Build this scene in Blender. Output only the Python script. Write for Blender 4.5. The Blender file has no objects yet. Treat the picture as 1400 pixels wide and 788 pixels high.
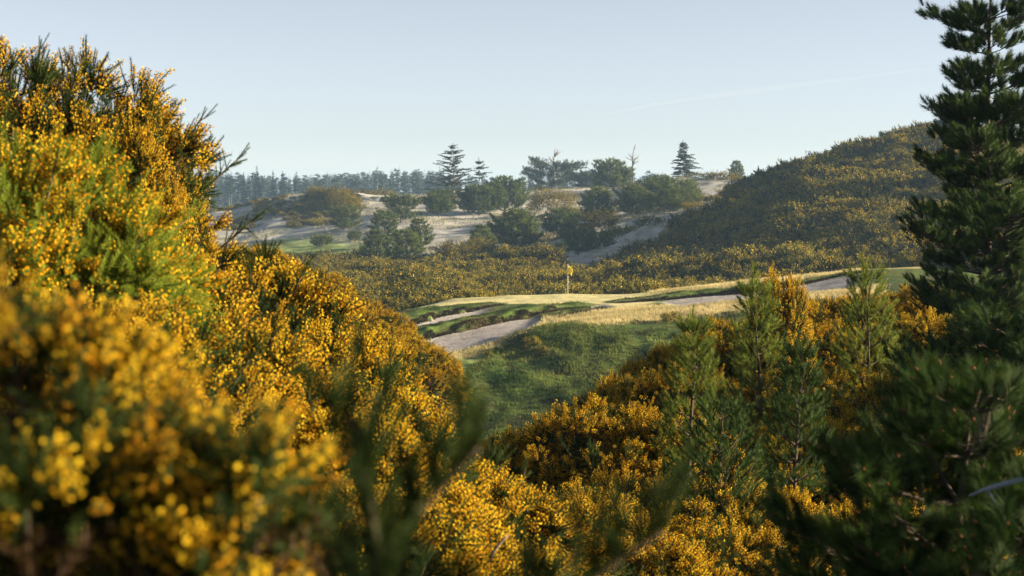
import bpy, math, random
import numpy as np
from mathutils import Vector

random.seed(7)
rng = np.random.default_rng(7)
S = bpy.context.scene
COL = S.collection

# ------------------------------------------------------------------ camera
F = 1400 * 60.0 / 36.0
PITCH = math.atan((394 - 258) / F)
cam_d = bpy.data.cameras.new("camera")
cam = bpy.data.objects.new("camera", cam_d)
COL.objects.link(cam)
cam.location = (0, 0, 0)
cam.rotation_euler = (math.pi / 2 - PITCH, 0, 0)
cam_d.lens = 60.0
cam_d.sensor_width = 36.0
cam_d.clip_start = 0.05
cam_d.clip_end = 40000
cam_d.dof.use_dof = True
cam_d.dof.focus_distance = 28.0
cam_d.dof.aperture_fstop = 6.3
S.camera = cam
CP, SP = math.cos(PITCH), math.sin(PITCH)


def W(px, py, d):
    """world point at photo pixel (1400 wide) and forward distance d"""
    u = (px - 700) / F
    v = (394 - py) / F
    y = v * SP + CP
    z = v * CP - SP
    t = d / y
    return np.array([u * t, d, z * t])


def proj(x, y, z):
    dep = y * CP - z * SP
    v = y * SP + z * CP
    return 700 + F * x / dep, 394 - F * v / dep


# ------------------------------------------------------------------ sun and sky
SUN_AZ, SUN_EL = math.radians(91), math.radians(15.5)
sv = Vector((math.sin(SUN_AZ) * math.cos(SUN_EL), math.cos(SUN_AZ) * math.cos(SUN_EL), math.sin(SUN_EL)))
sl = bpy.data.lights.new("sun", 'SUN')
sl.energy = 5.0
sl.angle = math.radians(0.5)
sl.color = (1.0, 0.80, 0.54)
so = bpy.data.objects.new("sun", sl)
COL.objects.link(so)
so.rotation_euler = sv.to_track_quat('Z', 'Y').to_euler()
so.location = (300, 200, 300)
w = bpy.data.worlds.new("World")
S.world = w
w.use_nodes = True
nt = w.node_tree
bg = nt.nodes["Background"]
sky = nt.nodes.new("ShaderNodeTexSky")
sky.sky_type = 'NISHITA'
sky.sun_disc = False
sky.sun_elevation = SUN_EL
sky.sun_rotation = SUN_AZ
sky.altitude = 50
sky.air_density = 0.65
sky.dust_density = 0.0
sky.ozone_density = 2.0
hs = nt.nodes.new("ShaderNodeHueSaturation")
hs.inputs["Saturation"].default_value = 0.42
hs.inputs["Value"].default_value = 0.87
nt.links.new(sky.outputs[0], hs.inputs["Color"])
nt.links.new(hs.outputs[0], bg.inputs[0])
bg.inputs[1].default_value = 0.05
vs = S.view_settings
vs.view_transform = 'Standard'
vs.look = 'None'
vs.exposure = 1.85
vs.gamma = 1.0
vs.use_curve_mapping = False
S.cycles.use_denoising = True
S.cycles.max_bounces = 6
S.cycles.diffuse_bounces = 3
S.cycles.transmission_bounces = 4
S.cycles.volume_bounces = 0
S.cycles.caustics_reflective = False
S.cycles.caustics_refractive = False


# ------------------------------------------------------------------ noise
def _hash(i, j, s):
    n = (i.astype(np.int64) * 374761393 + j.astype(np.int64) * 668265263 + s * 144269504) & 0x7fffffff
    n = ((n ^ (n >> 13)) * 1274126177) & 0x7fffffff
    return ((n ^ (n >> 16)) & 0xffff) / 65535.0


def vnoise(x, y, s=0):
    x = np.asarray(x, float); y = np.asarray(y, float)
    i = np.floor(x); j = np.floor(y)
    fx = x - i; fy = y - j
    fx = fx * fx * (3 - 2 * fx); fy = fy * fy * (3 - 2 * fy)
    a = _hash(i, j, s); b = _hash(i + 1, j, s); c = _hash(i, j + 1, s); d = _hash(i + 1, j + 1, s)
    return (a * (1 - fx) + b * fx) * (1 - fy) + (c * (1 - fx) + d * fx) * fy - 0.5


def fbm(x, y, s=0, o=4):
    r = 0; a = 1.0
    for k in range(o):
        r = r + a * vnoise(x * 2 ** k, y * 2 ** k, s + k)
        a *= 0.5
    return r


def smooth(a, b, x):
    t = np.clip((x - a) / (b - a), 0, 1)
    return t * t * (3 - 2 * t)


# ------------------------------------------------------------------ materials
def lin(r, g, b):
    return (r, g, b, 1.0)


def new_mat(name):
    m = bpy.data.materials.new(name)
    m.use_nodes = True
    n = m.node_tree
    n.nodes.clear()
    return m, n


def leaf_mat(name, dark, light, trans=0.35, rough=0.7, obj_var=0.25, tcol=None, spec=0.12):
    """foliage: colour runs from dark to light with the per-leaf tint and a little per plant; part of the light passes through"""
    m, n = new_mat(name)
    N = n.nodes; L = n.links
    out = N.new("ShaderNodeOutputMaterial")
    at = N.new("ShaderNodeAttribute"); at.attribute_name = "tint"
    oi = N.new("ShaderNodeObjectInfo")
    ad = N.new("ShaderNodeMath"); ad.operation = 'MULTIPLY_ADD'
    L.new(oi.outputs["Random"], ad.inputs[0]); ad.inputs[1].default_value = obj_var
    L.new(at.outputs["Fac"], ad.inputs[2])
    sb = N.new("ShaderNodeMath"); sb.operation = 'SUBTRACT'; sb.use_clamp = True
    L.new(ad.outputs[0], sb.inputs[0]); sb.inputs[1].default_value = obj_var / 2
    mx = N.new("ShaderNodeMix"); mx.data_type = 'RGBA'
    L.new(sb.outputs[0], mx.inputs[0])
    mx.inputs[6].default_value = lin(*dark); mx.inputs[7].default_value = lin(*light)
    pb = N.new("ShaderNodeBsdfPrincipled")
    pb.inputs["Roughness"].default_value = rough
    pb.inputs["Specular IOR Level"].default_value = spec
    L.new(mx.outputs[2], pb.inputs["Base Color"])
    tr = N.new("ShaderNodeBsdfTranslucent")
    if tcol is None:
        L.new(mx.outputs[2], tr.inputs["Color"])
    else:
        m2 = N.new("ShaderNodeMix"); m2.data_type = 'RGBA'; m2.blend_type = 'MULTIPLY'
        m2.inputs[0].default_value = 1.0
        L.new(mx.outputs[2], m2.inputs[6]); m2.inputs[7].default_value = lin(*tcol)
        L.new(m2.outputs[2], tr.inputs["Color"])
    ms = N.new("ShaderNodeMixShader"); ms.inputs[0].default_value = trans
    L.new(pb.outputs[0], ms.inputs[1]); L.new(tr.outputs[0], ms.inputs[2])
    L.new(ms.outputs[0], out.inputs[0])
    return m


def bark_mat(name, a, b, scale=18):
    m, n = new_mat(name)
    N = n.nodes; L = n.links
    out = N.new("ShaderNodeOutputMaterial")
    tc = N.new("ShaderNodeTexCoord")
    no = N.new("ShaderNodeTexNoise"); no.inputs["Scale"].default_value = scale
    no.inputs["Detail"].default_value = 6
    L.new(tc.outputs["Object"], no.inputs["Vector"])
    mx = N.new("ShaderNodeMix"); mx.data_type = 'RGBA'
    L.new(no.outputs["Fac"], mx.inputs[0])
    mx.inputs[6].default_value = lin(*a); mx.inputs[7].default_value = lin(*b)
    pb = N.new("ShaderNodeBsdfPrincipled"); pb.inputs["Roughness"].default_value = 0.85
    L.new(mx.outputs[2], pb.inputs["Base Color"])
    bp = N.new("ShaderNodeBump"); bp.inputs["Strength"].default_value = 0.5; bp.inputs["Distance"].default_value = 0.02
    L.new(no.outputs["Fac"], bp.inputs["Height"]); L.new(bp.outputs[0], pb.inputs["Normal"])
    L.new(pb.outputs[0], out.inputs[0])
    return m


def plain_mat(name, c, rough=0.5, trans=0.0):
    m, n = new_mat(name)
    N = n.nodes; L = n.links
    out = N.new("ShaderNodeOutputMaterial")
    tc = N.new("ShaderNodeTexCoord")
    no = N.new("ShaderNodeTexNoise"); no.inputs["Scale"].default_value = 30
    L.new(tc.outputs["Object"], no.inputs["Vector"])
    mx = N.new("ShaderNodeMix"); mx.data_type = 'RGBA'
    L.new(no.outputs["Fac"], mx.inputs[0])
    mx.inputs[6].default_value = lin(*[v * 0.85 for v in c]); mx.inputs[7].default_value = lin(*c)
    pb = N.new("ShaderNodeBsdfPrincipled"); pb.inputs["Roughness"].default_value = rough
    L.new(mx.outputs[2], pb.inputs["Base Color"])
    if trans:
        tr = N.new("ShaderNodeBsdfTranslucent"); L.new(mx.outputs[2], tr.inputs["Color"])
        ms = N.new("ShaderNodeMixShader"); ms.inputs[0].default_value = trans
        L.new(pb.outputs[0], ms.inputs[1]); L.new(tr.outputs[0], ms.inputs[2])
        L.new(ms.outputs[0], out.inputs[0])
    else:
        L.new(pb.outputs[0], out.inputs[0])
    return m


M = {}
M['gorse_leaf'] = leaf_mat("gorse_leaf", (0.011, 0.025, 0.007), (0.075, 0.115, 0.024), 0.33)
M['thicket_leaf'] = leaf_mat("thicket_leaf", (0.026, 0.042, 0.010), (0.29, 0.26, 0.045), 0.38, obj_var=.8)
M['thicket_flower'] = leaf_mat("thicket_flower", (0.55, 0.31, 0.012), (0.92, 0.66, 0.035), 0.4, obj_var=.3)
M['gorse_fresh'] = leaf_mat("gorse_fresh", (0.10, 0.15, 0.015), (0.33, 0.40, 0.045), 0.45)
M['gorse_flower'] = leaf_mat("gorse_flower", (0.56, 0.25, 0.008), (0.95, 0.71, 0.035), 0.42, obj_var=0.15)
M['gorse_wood'] = bark_mat("gorse_wood", (0.03, 0.022, 0.012), (0.08, 0.055, 0.03), 30)
M['gorse_dead'] = leaf_mat("gorse_dead", (0.028, 0.016, 0.008), (0.085, 0.05, 0.02), 0.15)
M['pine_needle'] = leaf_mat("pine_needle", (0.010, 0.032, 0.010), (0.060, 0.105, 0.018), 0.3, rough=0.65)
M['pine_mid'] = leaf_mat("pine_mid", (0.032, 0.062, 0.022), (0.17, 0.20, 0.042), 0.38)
M['pine_fresh'] = leaf_mat("pine_fresh", (0.045, 0.09, 0.016), (0.25, 0.28, 0.042), 0.4, rough=0.65)
M['pine_bud'] = leaf_mat("pine_bud", (0.10, 0.035, 0.018), (0.22, 0.09, 0.04), 0.1)
M['pine_bark'] = bark_mat("pine_bark", (0.03, 0.021, 0.015), (0.075, 0.05, 0.034))
M['spruce_needle'] = leaf_mat("spruce_needle", (0.016, 0.028, 0.018), (0.05, 0.065, 0.03), 0.2)
M['dead_wood'] = bark_mat("dead_wood", (0.10, 0.085, 0.075), (0.24, 0.21, 0.19))
M['silver_wood'] = bark_mat("silver_wood", (0.10, 0.13, 0.19), (0.24, 0.29, 0.38), 60)
M['far_tree'] = leaf_mat("far_tree", (0.03, 0.045, 0.03), (0.08, 0.10, 0.06), 0.15)
M['far_trunk'] = bark_mat("far_trunk", (0.10, 0.09, 0.08), (0.24, 0.22, 0.20), 3)
M['grass_rough'] = leaf_mat("grass_rough", (0.024, 0.055, 0.009), (0.25, 0.28, 0.065), 0.4)
M['grass_brown_shade'] = leaf_mat("grass_brown_shade", (0.022, 0.018, 0.008), (0.085, 0.065, 0.028), 0.15)  # brown fescue, its colour made extra dark so the bunker faces look shaded
M['grass_gold'] = leaf_mat("grass_gold", (0.32, 0.28, 0.12), (0.70, 0.60, 0.32), 0.45)
M['grass_dune'] = leaf_mat("grass_dune", (0.22, 0.22, 0.13), (0.42, 0.38, 0.24), 0.35)
M['heath'] = leaf_mat("heath", (0.05, 0.055, 0.02), (0.30, 0.20, 0.04), 0.3)


def ground_mat():
    m, n = new_mat("ground")
    N = n.nodes; L = n.links
    out = N.new("ShaderNodeOutputMaterial")
    tc = N.new("ShaderNodeTexCoord")

    def noise(scale, detail=8, rough=0.6, sx=1.0, sy=1.0):
        mp = N.new("ShaderNodeMapping"); mp.inputs["Scale"].default_value = (sx, sy, 1)
        L.new(tc.outputs["Object"], mp.inputs["Vector"])
        t = N.new("ShaderNodeTexNoise"); t.inputs["Scale"].default_value = scale
        t.inputs["Detail"].default_value = detail; t.inputs["Roughness"].default_value = rough
        L.new(mp.outputs[0], t.inputs["Vector"])
        return t.outputs["Fac"]

    def ramp(fac, stops):
        r = N.new("ShaderNodeValToRGB")
        while len(r.color_ramp.elements) < len(stops):
            r.color_ramp.elements.new(0.5)
        for e, (p, c) in zip(r.color_ramp.elements, stops):
            e.position = p; e.color = lin(*c)
        L.new(fac, r.inputs[0])
        return r.outputs[0]

    def mix(a, b, fac):
        x = N.new("ShaderNodeMix"); x.data_type = 'RGBA'
        L.new(a, x.inputs[6]); L.new(b, x.inputs[7]); L.new(fac, x.inputs[0])
        return x.outputs[2]

    def attr(name):
        a = N.new("ShaderNodeAttribute"); a.attribute_name = name
        return a.outputs["Fac"]

    fine = noise(6.0, 8, 0.7)
    mid = noise(0.6, 8, 0.65)
    big = noise(0.09, 5, 0.6)
    streak = noise(0.25, 8, 0.7, 0.5, 1.6)
    soil = ramp(fine, [(0.3, (0.03, 0.035, 0.014)), (0.55, (0.075, 0.07, 0.028)), (0.75, (0.12, 0.10, 0.045))])
    rough_g = ramp(fine, [(0.28, (0.024, 0.052, 0.010)), (0.5, (0.07, 0.125, 0.024)), (0.72, (0.14, 0.18, 0.048))])
    rough_b = ramp(fine, [(0.3, (0.03, 0.05, 0.013)), (0.7, (0.095, 0.10, 0.038))])
    rg = mix(rough_g, rough_b, ramp(mid, [(0.42, (0, 0, 0)), (0.62, (1, 1, 1))]))
    patchy = noise(0.35, 6, 0.6)
    tan_g = ramp(fine, [(0.3, (0.05, 0.045, 0.018)), (0.7, (0.15, 0.125, 0.055))])
    rg = mix(rg, tan_g, ramp(patchy, [(0.52, (0, 0, 0)), (0.66, (0.75, 0.75, 0.75))]))
    mown = ramp(mid, [(0.35, (0.44, 0.43, 0.19)), (0.5, (0.56, 0.52, 0.25)), (0.65, (0.68, 0.61, 0.33))])
    fair = ramp(mid, [(0.35, (0.13, 0.20, 0.055)), (0.65, (0.24, 0.29, 0.10))])
    gold = ramp(fine, [(0.3, (0.26, 0.23, 0.09)), (0.7, (0.50, 0.42, 0.20))])
    sand_a = ramp(fine, [(0.3, (0.30, 0.285, 0.28)), (0.7, (0.42, 0.40, 0.395))])
    sand_b = ramp(fine, [(0.3, (0.23, 0.215, 0.20)), (0.7, (0.33, 0.31, 0.295))])
    sand = mix(sand_a, sand_b, ramp(noise(1.1, 7, 0.65, 0.6, 1.5), [(0.45, (0, 0, 0)), (0.62, (1, 1, 1))]))
    d1 = ramp(streak, [(0.34, (0.18, 0.18, 0.12)), (0.47, (0.35, 0.35, 0.33)), (0.62, (0.50, 0.49, 0.48))])
    d2 = ramp(mid, [(0.35, (0.14, 0.16, 0.08)), (0.65, (0.40, 0.395, 0.37))])
    dune = mix(d1, d2, ramp(big, [(0.45, (0, 0, 0)), (0.6, (0.8, 0.8, 0.8))]))
    heath = ramp(fine, [(0.3, (0.04, 0.045, 0.02)), (0.7, (0.14, 0.11, 0.04))])
    c = soil
    c = mix(c, dune, attr("z_dune"))
    c = mix(c, heath, attr("z_heath"))
    c = mix(c, rg, attr("z_rough"))
    c = mix(c, fair, attr("z_fair"))
    c = mix(c, gold, attr("z_gold"))
    c = mix(c, mown, attr("z_mown"))
    c = mix(c, sand, attr("z_sand"))
    face = ramp(fine, [(0.3, (0.018, 0.014, 0.007)), (0.7, (0.055, 0.042, 0.018))])  # brown fescue faces, colour darkened to paint in the shade under the lips
    c = mix(c, face, attr("z_face_shade"))
    pb = N.new("ShaderNodeBsdfPrincipled"); pb.inputs["Roughness"].default_value = 0.95
    pb.inputs["Specular IOR Level"].default_value = 0.1
    L.new(c, pb.inputs["Base Color"])
    bp = N.new("ShaderNodeBump"); bp.inputs["Strength"].default_value = 0.6; bp.inputs["Distance"].default_value = 0.25
    L.new(mid, bp.inputs["Height"])
    bp2 = N.new("ShaderNodeBump"); bp2.inputs["Strength"].default_value = 0.4; bp2.inputs["Distance"].default_value = 0.04
    L.new(fine, bp2.inputs["Height"]); L.new(bp.outputs[0], bp2.inputs["Normal"])
    L.new(bp2.outputs[0], pb.inputs["Normal"])
    L.new(pb.outputs[0], out.inputs[0])
    return m


# ------------------------------------------------------------------ where the near plants stand: (px, top py, distance, height, radius)
NEAR_GORSE = [
    # px, py, d, height, width factor, fresh, label
    (5, 74, 9.6, 2.15, .86, 0, "tallest gorse bush on the bank, standing against the sky with dark green tips"),
    (165, 190, 9.4, 1.75, .48, 0, "dark gorse bush thick with small amber flowers, ending the bank against the far dune"),
    (45, 232, 6.4, 1.1, .92, 1, "yellow-green gorse bush lit by the sun in front of the tallest gorse bush"),
    (190, 345, 7.6, 1.05, .85, 0, "bright flowering gorse bush at the foot of the tallest one, right of the yellow-green bush"),
    (368, 398, 9.2, 1.1, .9, 0, "gorse bush full of orange-yellow flowers whose top meets the olive thicket behind"),
    (452, 474, 8.8, 1.0, .85, 0, "gorse bush whose long sprays reach out over the bunkers of the golf green"),
    (310, 462, 7.0, .95, 1.0, 0, "dense gorse bush with small flowers and a dark green middle"),
    (512, 566, 7.8, .95, .9, 0, "gorse bush with sprays sticking out against the dark green slope"),
    (440, 580, 6.4, .9, 1.0, 0, "gorse bush covered in round yellow flowers below the sprays over the bunkers"),
    (170, 450, 5.6, .85, .9, 0, "shaded gorse bush under the yellow-green one, half hidden by blurred flowers"),
    (660, 668, 8.2, .9, .9, 0, "low gorse bush at the bottom of the gap below the grassy slope"),
    (610, 715, 6.6, .8, 1.0, 0, "low gorse bush with a pale bare stick beside it"),
    (480, 700, 5.4, .7, 1.0, 0, "low gorse bush at the bottom between the dark blurred shoots"),
]
RIGHT_GORSE = [
    (742, 735, 9.5), (850, 735, 10), (960, 728, 10.5), (1050, 735, 11),
    (735, 668, 12), (830, 660, 12), (930, 650, 12.5), (1030, 660, 13),
    (715, 612, 15), (775, 592, 15.5), (840, 585, 15), (910, 585, 15), (1000, 592, 15.5), (1090, 590, 15),
    (815, 548, 18), (880, 520, 18.5), (950, 520, 18), (1030, 520, 18), (1110, 510, 18),
    (900, 492, 22), (950, 462, 22), (1010, 448, 22), (1080, 455, 21.5), (1150, 450, 21), (1230, 450, 21), (1310, 450, 21), (1390, 440, 21),
    (1130, 402, 27), (1185, 400, 28), (1245, 402, 27), (1310, 405, 28), (1385, 400, 27),
    (1180, 560, 16), (1270, 520, 16.5), (1380, 500, 17),
    (1330, 640, 11.5), (1230, 690, 11), (1400, 650, 12),
]
MID_GORSE = [
    (318, 350, 34), (352, 358, 38), (395, 368, 42), (430, 384, 46), (455, 398, 48), (480, 415, 46), (500, 432, 42), (520, 452, 38), (300, 345, 50),
    (545, 480, 34),
]
RG_H = 1.5
PINE_NEAR = [  # px, top py, d, base py
]

# ------------------------------------------------------------------ terrain
ctrl = [(0, 0, -1.7), (-3, 0, -1.5), (3, 0, -1.9), (0, -6, -1.3), (-8, -5, -0.8), (8, -5, -1.5), (0, 2.2, -1.9), (2, 5, -2.4), (2.2, 3.5, -2.2),
        (-2, 20, -5.6), (0, 28, -8.0), (0, 40, -10.8), (4, 40, -10), (9, 38, -7.5), (-4, 32, -7), (0, 52, -12.2), (10, 52, -11), (18, 52, -8.5), (-10, 62, -12.6), (0, 74, -14.6),
        (9, 74, -14.2), (20, 72, -12.2), (32, 76, -9.5), (30, 50, -6.5), (24, 36, -4.0), (12, 30, -3.6),
        (-16, 20, -1.0), (-20, 40, -1.5), (-25, 80, -6), (-14, 100, -11.5), (-18, 125, -12.3), (-30, 120, -11), (-45, 90, -6), (-60, 150, -10),
        (20, -30, -1), (-20, -30, 0), (0, -80, -2), (60, 0, -2), (-60, 0, 0), (60, 60, -5), (-70, 60, -2), (200, 0, -4), (-200, 0, -4), (0, -300, -6)]


def C(px, py, d, dz=0.0):
    p = W(px, py, d)
    ctrl.append((p[0], p[1], p[2] + dz))


for g in NEAR_GORSE:
    C(g[0], g[1], g[2], -g[3] - 0.02)
for g in RIGHT_GORSE:
    C(g[0], g[1], g[2], -RG_H)
for g in MID_GORSE:
    C(g[0], g[1], g[2], -1.6)
# grassy slope below the green
for a in [(650, 605, 92), (700, 603, 91.5), (610, 545, 96), (590, 500, 100.5), (565, 486, 104), (640, 520, 98.5), (740, 455, 106), (700, 475, 104),
          (800, 520, 98.5), (800, 590, 92), (900, 480, 101.5), (900, 555, 95), (1000, 452, 104.3), (1000, 530, 97), (1100, 430, 106.5), (1100, 520, 97.5), (1200, 430, 105.5), (1200, 510, 97.5),
          (760, 446, 108), (830, 441, 108.5), (900, 437, 109), (1000, 424, 110), (1100, 408, 112), (1180, 398, 113),
          # green
          (560, 424, 121), (600, 416, 126), (640, 410, 131), (700, 411, 127), (740, 414, 124), (777, 402, 131), (850, 403, 130), (850, 411, 123), (900, 412, 121), (880, 424, 115),
          (700, 405, 134), (620, 409, 135), (950, 394, 128), (1000, 388, 127), (1100, 377, 127), (1170, 368, 127), (1260, 362, 127),
          # floor of the bunker on the right
          (960, 415, 116), (1000, 410, 118), (1050, 405, 119), (1110, 400, 119), (930, 414, 119),
          # floors of the bunkers on the left
          (559, 481, 104.4), (589, 463, 111.2), (616, 454, 112.6), (654, 444, 114.4), (692, 434, 116.6), (725, 433, 117.2), (589, 479, 104.7), (632, 474, 105.4), (676, 463, 107.5), (714, 453, 110.5), (732, 444, 113),
          (589, 441, 115), (621, 435, 117.5), (656, 427.5, 120), (535, 462, 110), (515, 468, 109), (500, 455, 114), (485, 462, 112), (800, 424, 118)]:
    C(*a)
# behind the green: the flat with the thicket
for x in (-70, -45, -20, 0, 20, 36):
    for y in (146, 170, 200, 230, 262):
        if x == 36 and y > 170:
            continue
        ctrl.append((x, y, -12.4 - 0.004 * max(0, -x) - 0.3 * (y > 240)))
# hill on the right
for a in [(1000, 262, 292), (1040, 253, 268), (1100, 236, 266), (1180, 210, 268), (1250, 190, 270), (1290, 177, 272), (1335, 180, 268), (1400, 222, 258), (1550, 290, 240), (1700, 330, 230),
          (1000, 302, 240), (1100, 292, 230), (1200, 272, 228), (1290, 252, 228), (1400, 290, 215), (1550, 330, 210), (1100, 330, 212), (1200, 318, 205), (1300, 312, 198),
          (860, 372, 196), (950, 370, 190), (1050, 366, 182), (1180, 365, 168), (1300, 345, 160), (1400, 330, 150)]:
    C(*a, dz=-1.1)
for a in [(1100, 262, 330), (1250, 240, 320), (1400, 265, 310), (1550, 290, 300)]:
    C(*a)
# bare sand ridge below the hill
for a in [(768, 362, 240), (850, 332, 255), (880, 312, 266), (960, 287, 281), (1015, 272, 293), (810, 362, 238), (900, 328, 252), (960, 303, 268), (1000, 288, 282), (860, 345, 248)]:
    C(*a)
for a in [(770, 352, 264), (840, 322, 290), (810, 326, 285), (870, 322, 288), (850, 312, 300), (740, 362, 262), (780, 345, 275), (880, 305, 302), (760, 335, 290)]:
    C(*a)
# dunes beyond
for a in [(700, 340, 285), (700, 305, 335), (650, 335, 300), (640, 305, 340), (600, 350, 280), (560, 305, 340), (740, 282, 385), (715, 285, 380), (700, 292, 360), (790, 276, 392), (780, 300, 340),
          (900, 292, 325), (850, 280, 380), (950, 255, 385), (1000, 252, 395), (920, 250, 420), (1000, 268, 340), (960, 278, 320), (840, 262, 400), (760, 265, 450), (690, 268, 420), (1040, 244, 400), (980, 240, 390), (930, 243, 388),
          (600, 292, 380), (625, 264, 400), (655, 262, 405), (590, 275, 400), (570, 275, 400), (540, 290, 370),
          (330, 290, 432), (300, 300, 440), (360, 280, 425), (400, 267, 412), (440, 264, 402), (470, 266, 398), (490, 276, 392), (520, 268, 425), (505, 288, 385), (545, 272, 420), (480, 262, 430),
          (310, 332, 368), (400, 322, 358), (470, 305, 372), (440, 295, 385), (380, 300, 385), (350, 310, 385), (330, 352, 318), (400, 356, 308), (470, 352, 308), (490, 332, 330), (420, 366, 295), (300, 345, 330), (300, 362, 300), (250, 340, 340), (200, 320, 380), (540, 330, 315), (430, 335, 335)]:
    C(*a)
for x in (-500, -300, -150, 0, 150, 300, 500):
    ctrl.append((x, 520, -6.0)); ctrl.append((x, 680, -10)); ctrl.append((x, 1100, -10)); ctrl.append((x, 2500, -10))
ctrl += [(95, 165, -8), (130, 190, -5), (80, 145, -9), (60, 125, -9), (95, 130, -7), (-250, 250, -8), (-220, 400, -6), (200, 150, -3), (180, 330, -4), (300, 250, -2), (-1500, 0, -8), (1500, 0, -8), (0, -1500, -8), (-1500, 1500, -10), (1500, 1500, -10)]
ctrl = np.array(ctrl)
# solve a linear-kernel radial interpolation
_P = ctrl[:, :2]
_D = np.sqrt(((_P[:, None] - _P[None]) ** 2).sum(-1) + 0.3 ** 2)
n_ = len(_P)
_A = np.zeros((n_ + 3, n_ + 3))
_A[:n_, :n_] = _D - 0.05 * np.eye(n_) * 0
_A[:n_, n_] = 1; _A[n_, :n_] = 1
_A[:n_, n_ + 1:] = _P / 100; _A[n_ + 1:, :n_] = _P.T / 100
_b = np.concatenate([ctrl[:, 2], [0, 0, 0]])
_Wt = np.linalg.lstsq(_A, _b, rcond=1e-9)[0]


def base_h(x, y):
    sh = x.shape
    x = x.ravel(); y = y.ravel()
    o = np.empty_like(x)
    for s in range(0, len(x), 20000):
        xx = x[s:s + 20000]; yy = y[s:s + 20000]
        d = np.sqrt((xx[:, None] - _P[None, :, 0]) ** 2 + (yy[:, None] - _P[None, :, 1]) ** 2 + 0.09)
        o[s:s + 20000] = d @ _Wt[:n_] + _Wt[n_] + (xx * _Wt[n_ + 1] + yy * _Wt[n_ + 2]) / 100
    return o.reshape(sh)


def pl(pts):
    return np.array([W(*p) for p in pts])


# grassy lips and fingers of the bunkers: crest line, half width, face steepness
RIDGES = [
    (pl([(557, 461, 111.2), (572, 449, 112.6), (597, 442, 113.6), (643, 434, 115.4), (670, 429.5, 116.4), (697, 423, 117.8), (722, 418.5, 119), (765, 415, 120.4), (800, 415, 121)]), 0.9, 2.2),
    (pl([(522, 450, 112.5), (540, 434, 115.5), (565, 425, 118.6), (600, 420.5, 121), (635, 417.5, 123), (672, 415, 124.6)]), 1.3, 2.0),
    (pl([(755, 436, 115.5), (775, 425, 117), (800, 421, 118), (825, 420, 118.5)]), 0.5, 1.6),
    (pl([(845, 411, 122.5), (900, 404, 122.5), (960, 396, 123), (1030, 390, 123), (1100, 383, 123.5), (1180, 374, 124)]), 0.9, 2.0),
]


def seg_dist(x, y, pts):
    """distance to a polyline and the crest height at the nearest point; also signed side"""
    best = np.full(x.shape, 1e9); zz = np.zeros(x.shape)
    for a, b in zip(pts[:-1], pts[1:]):
        d = b[:2] - a[:2]
        t = np.clip(((x - a[0]) * d[0] + (y - a[1]) * d[1]) / (d @ d), 0, 1)
        px = a[0] + t * d[0]; py = a[1] + t * d[1]
        ds = np.hypot(x - px, y - py)
        m = ds < best
        best = np.where(m, ds, best)
        zz = np.where(m, a[2] + t * (b[2] - a[2]), zz)
    return best, zz


def in_poly(x, y, poly):
    r = np.zeros(x.shape, bool)
    n = len(poly)
    for i in range(n):
        a = poly[i]; b = poly[(i + 1) % n]
        c = ((a[1] > y) != (b[1] > y)) & (x < (b[0] - a[0]) * (y - a[1]) / (b[1] - a[1] + 1e-12) + a[0])
        r ^= c
    return r


def poly_sd(x, y, poly):
    """signed distance, positive inside"""
    p = np.vstack([poly, poly[:1]])
    q = np.column_stack([p, np.zeros(len(p))])
    d, _ = seg_dist(x, y, q)
    return np.where(in_poly(x, y, poly), d, -d)


def P2(pts):
    return np.array([[(a - 700) / F * d, d] for a, d in pts])


SAND = [
    P2([(551, 103.8), (589, 104.2), (632, 105), (676, 107.1), (714, 110.1), (735, 113.5), (740, 117), (727, 118.4), (692, 118), (654, 115.8), (616, 114), (589, 112.8), (556, 111.4)]),
    P2([(570, 114), (595, 114.4), (630, 116.8), (665, 119.8), (672, 122.6), (640, 122), (605, 119.8), (575, 117.5)]),
    P2([(505, 108), (548, 108.5), (562, 111), (545, 113), (520, 113), (490, 115), (480, 112)]),
    P2([(782, 116.6), (815, 117.6), (838, 119), (820, 121), (785, 119.5)]),
    P2([(930, 115.5), (1000, 116), (1060, 116.8), (1130, 117), (1180, 118), (1180, 122.5), (1060, 122.2), (960, 122), (900, 121)]),
]
GREEN = P2([(540, 119), (600, 122.5), (660, 125), (720, 124), (770, 121.5), (830, 120.5), (850, 116.5), (905, 121.5), (980, 124.5), (1060, 125.5), (1010, 129.5), (900, 135.5), (700, 138), (600, 138), (530, 128)])
APPROACH = P2([(520, 104), (548, 104.4), (575, 104.4), (650, 106.5), (715, 110), (735, 113), (690, 107), (640, 101), (600, 95), (560, 94), (500, 98)])
GOLD = P2([(742, 116), (770, 111), (800, 107.5), (880, 107.8), (960, 108.6), (1050, 109.6), (1200, 111.5), (1200, 116), (1050, 115.6), (930, 115.2), (880, 118), (850, 117), (790, 116)])
GOLD2 = P2([(900, 125), (960, 124.4), (1060, 124.4), (1200, 124.6), (1260, 124.6), (1260, 132), (1060, 131), (960, 131.5), (900, 134)])
GOLD3 = P2([(565, 103.4), (632, 104.8), (676, 106.9), (714, 109.9), (742, 113.7), (752, 113), (724, 108.4), (686, 105.2), (638, 103.2), (565, 102.2)])
FAIR = P2([(250, 290), (420, 288), (490, 292), (510, 316), (470, 332), (400, 350), (300, 350), (240, 330)])
FAIR2 = P2([(805, 283), (830, 286), (870, 287), (880, 297), (840, 300), (800, 296)])
FAIR3 = P2([(735, 262), (775, 268), (790, 290), (760, 290), (740, 280)])


def soft(x, y, poly, wdt):
    return smooth(-wdt, wdt, poly_sd(x, y, poly) + fbm(x * 0.9, y * 0.9, 5, 4) * wdt * 1.6)


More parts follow.
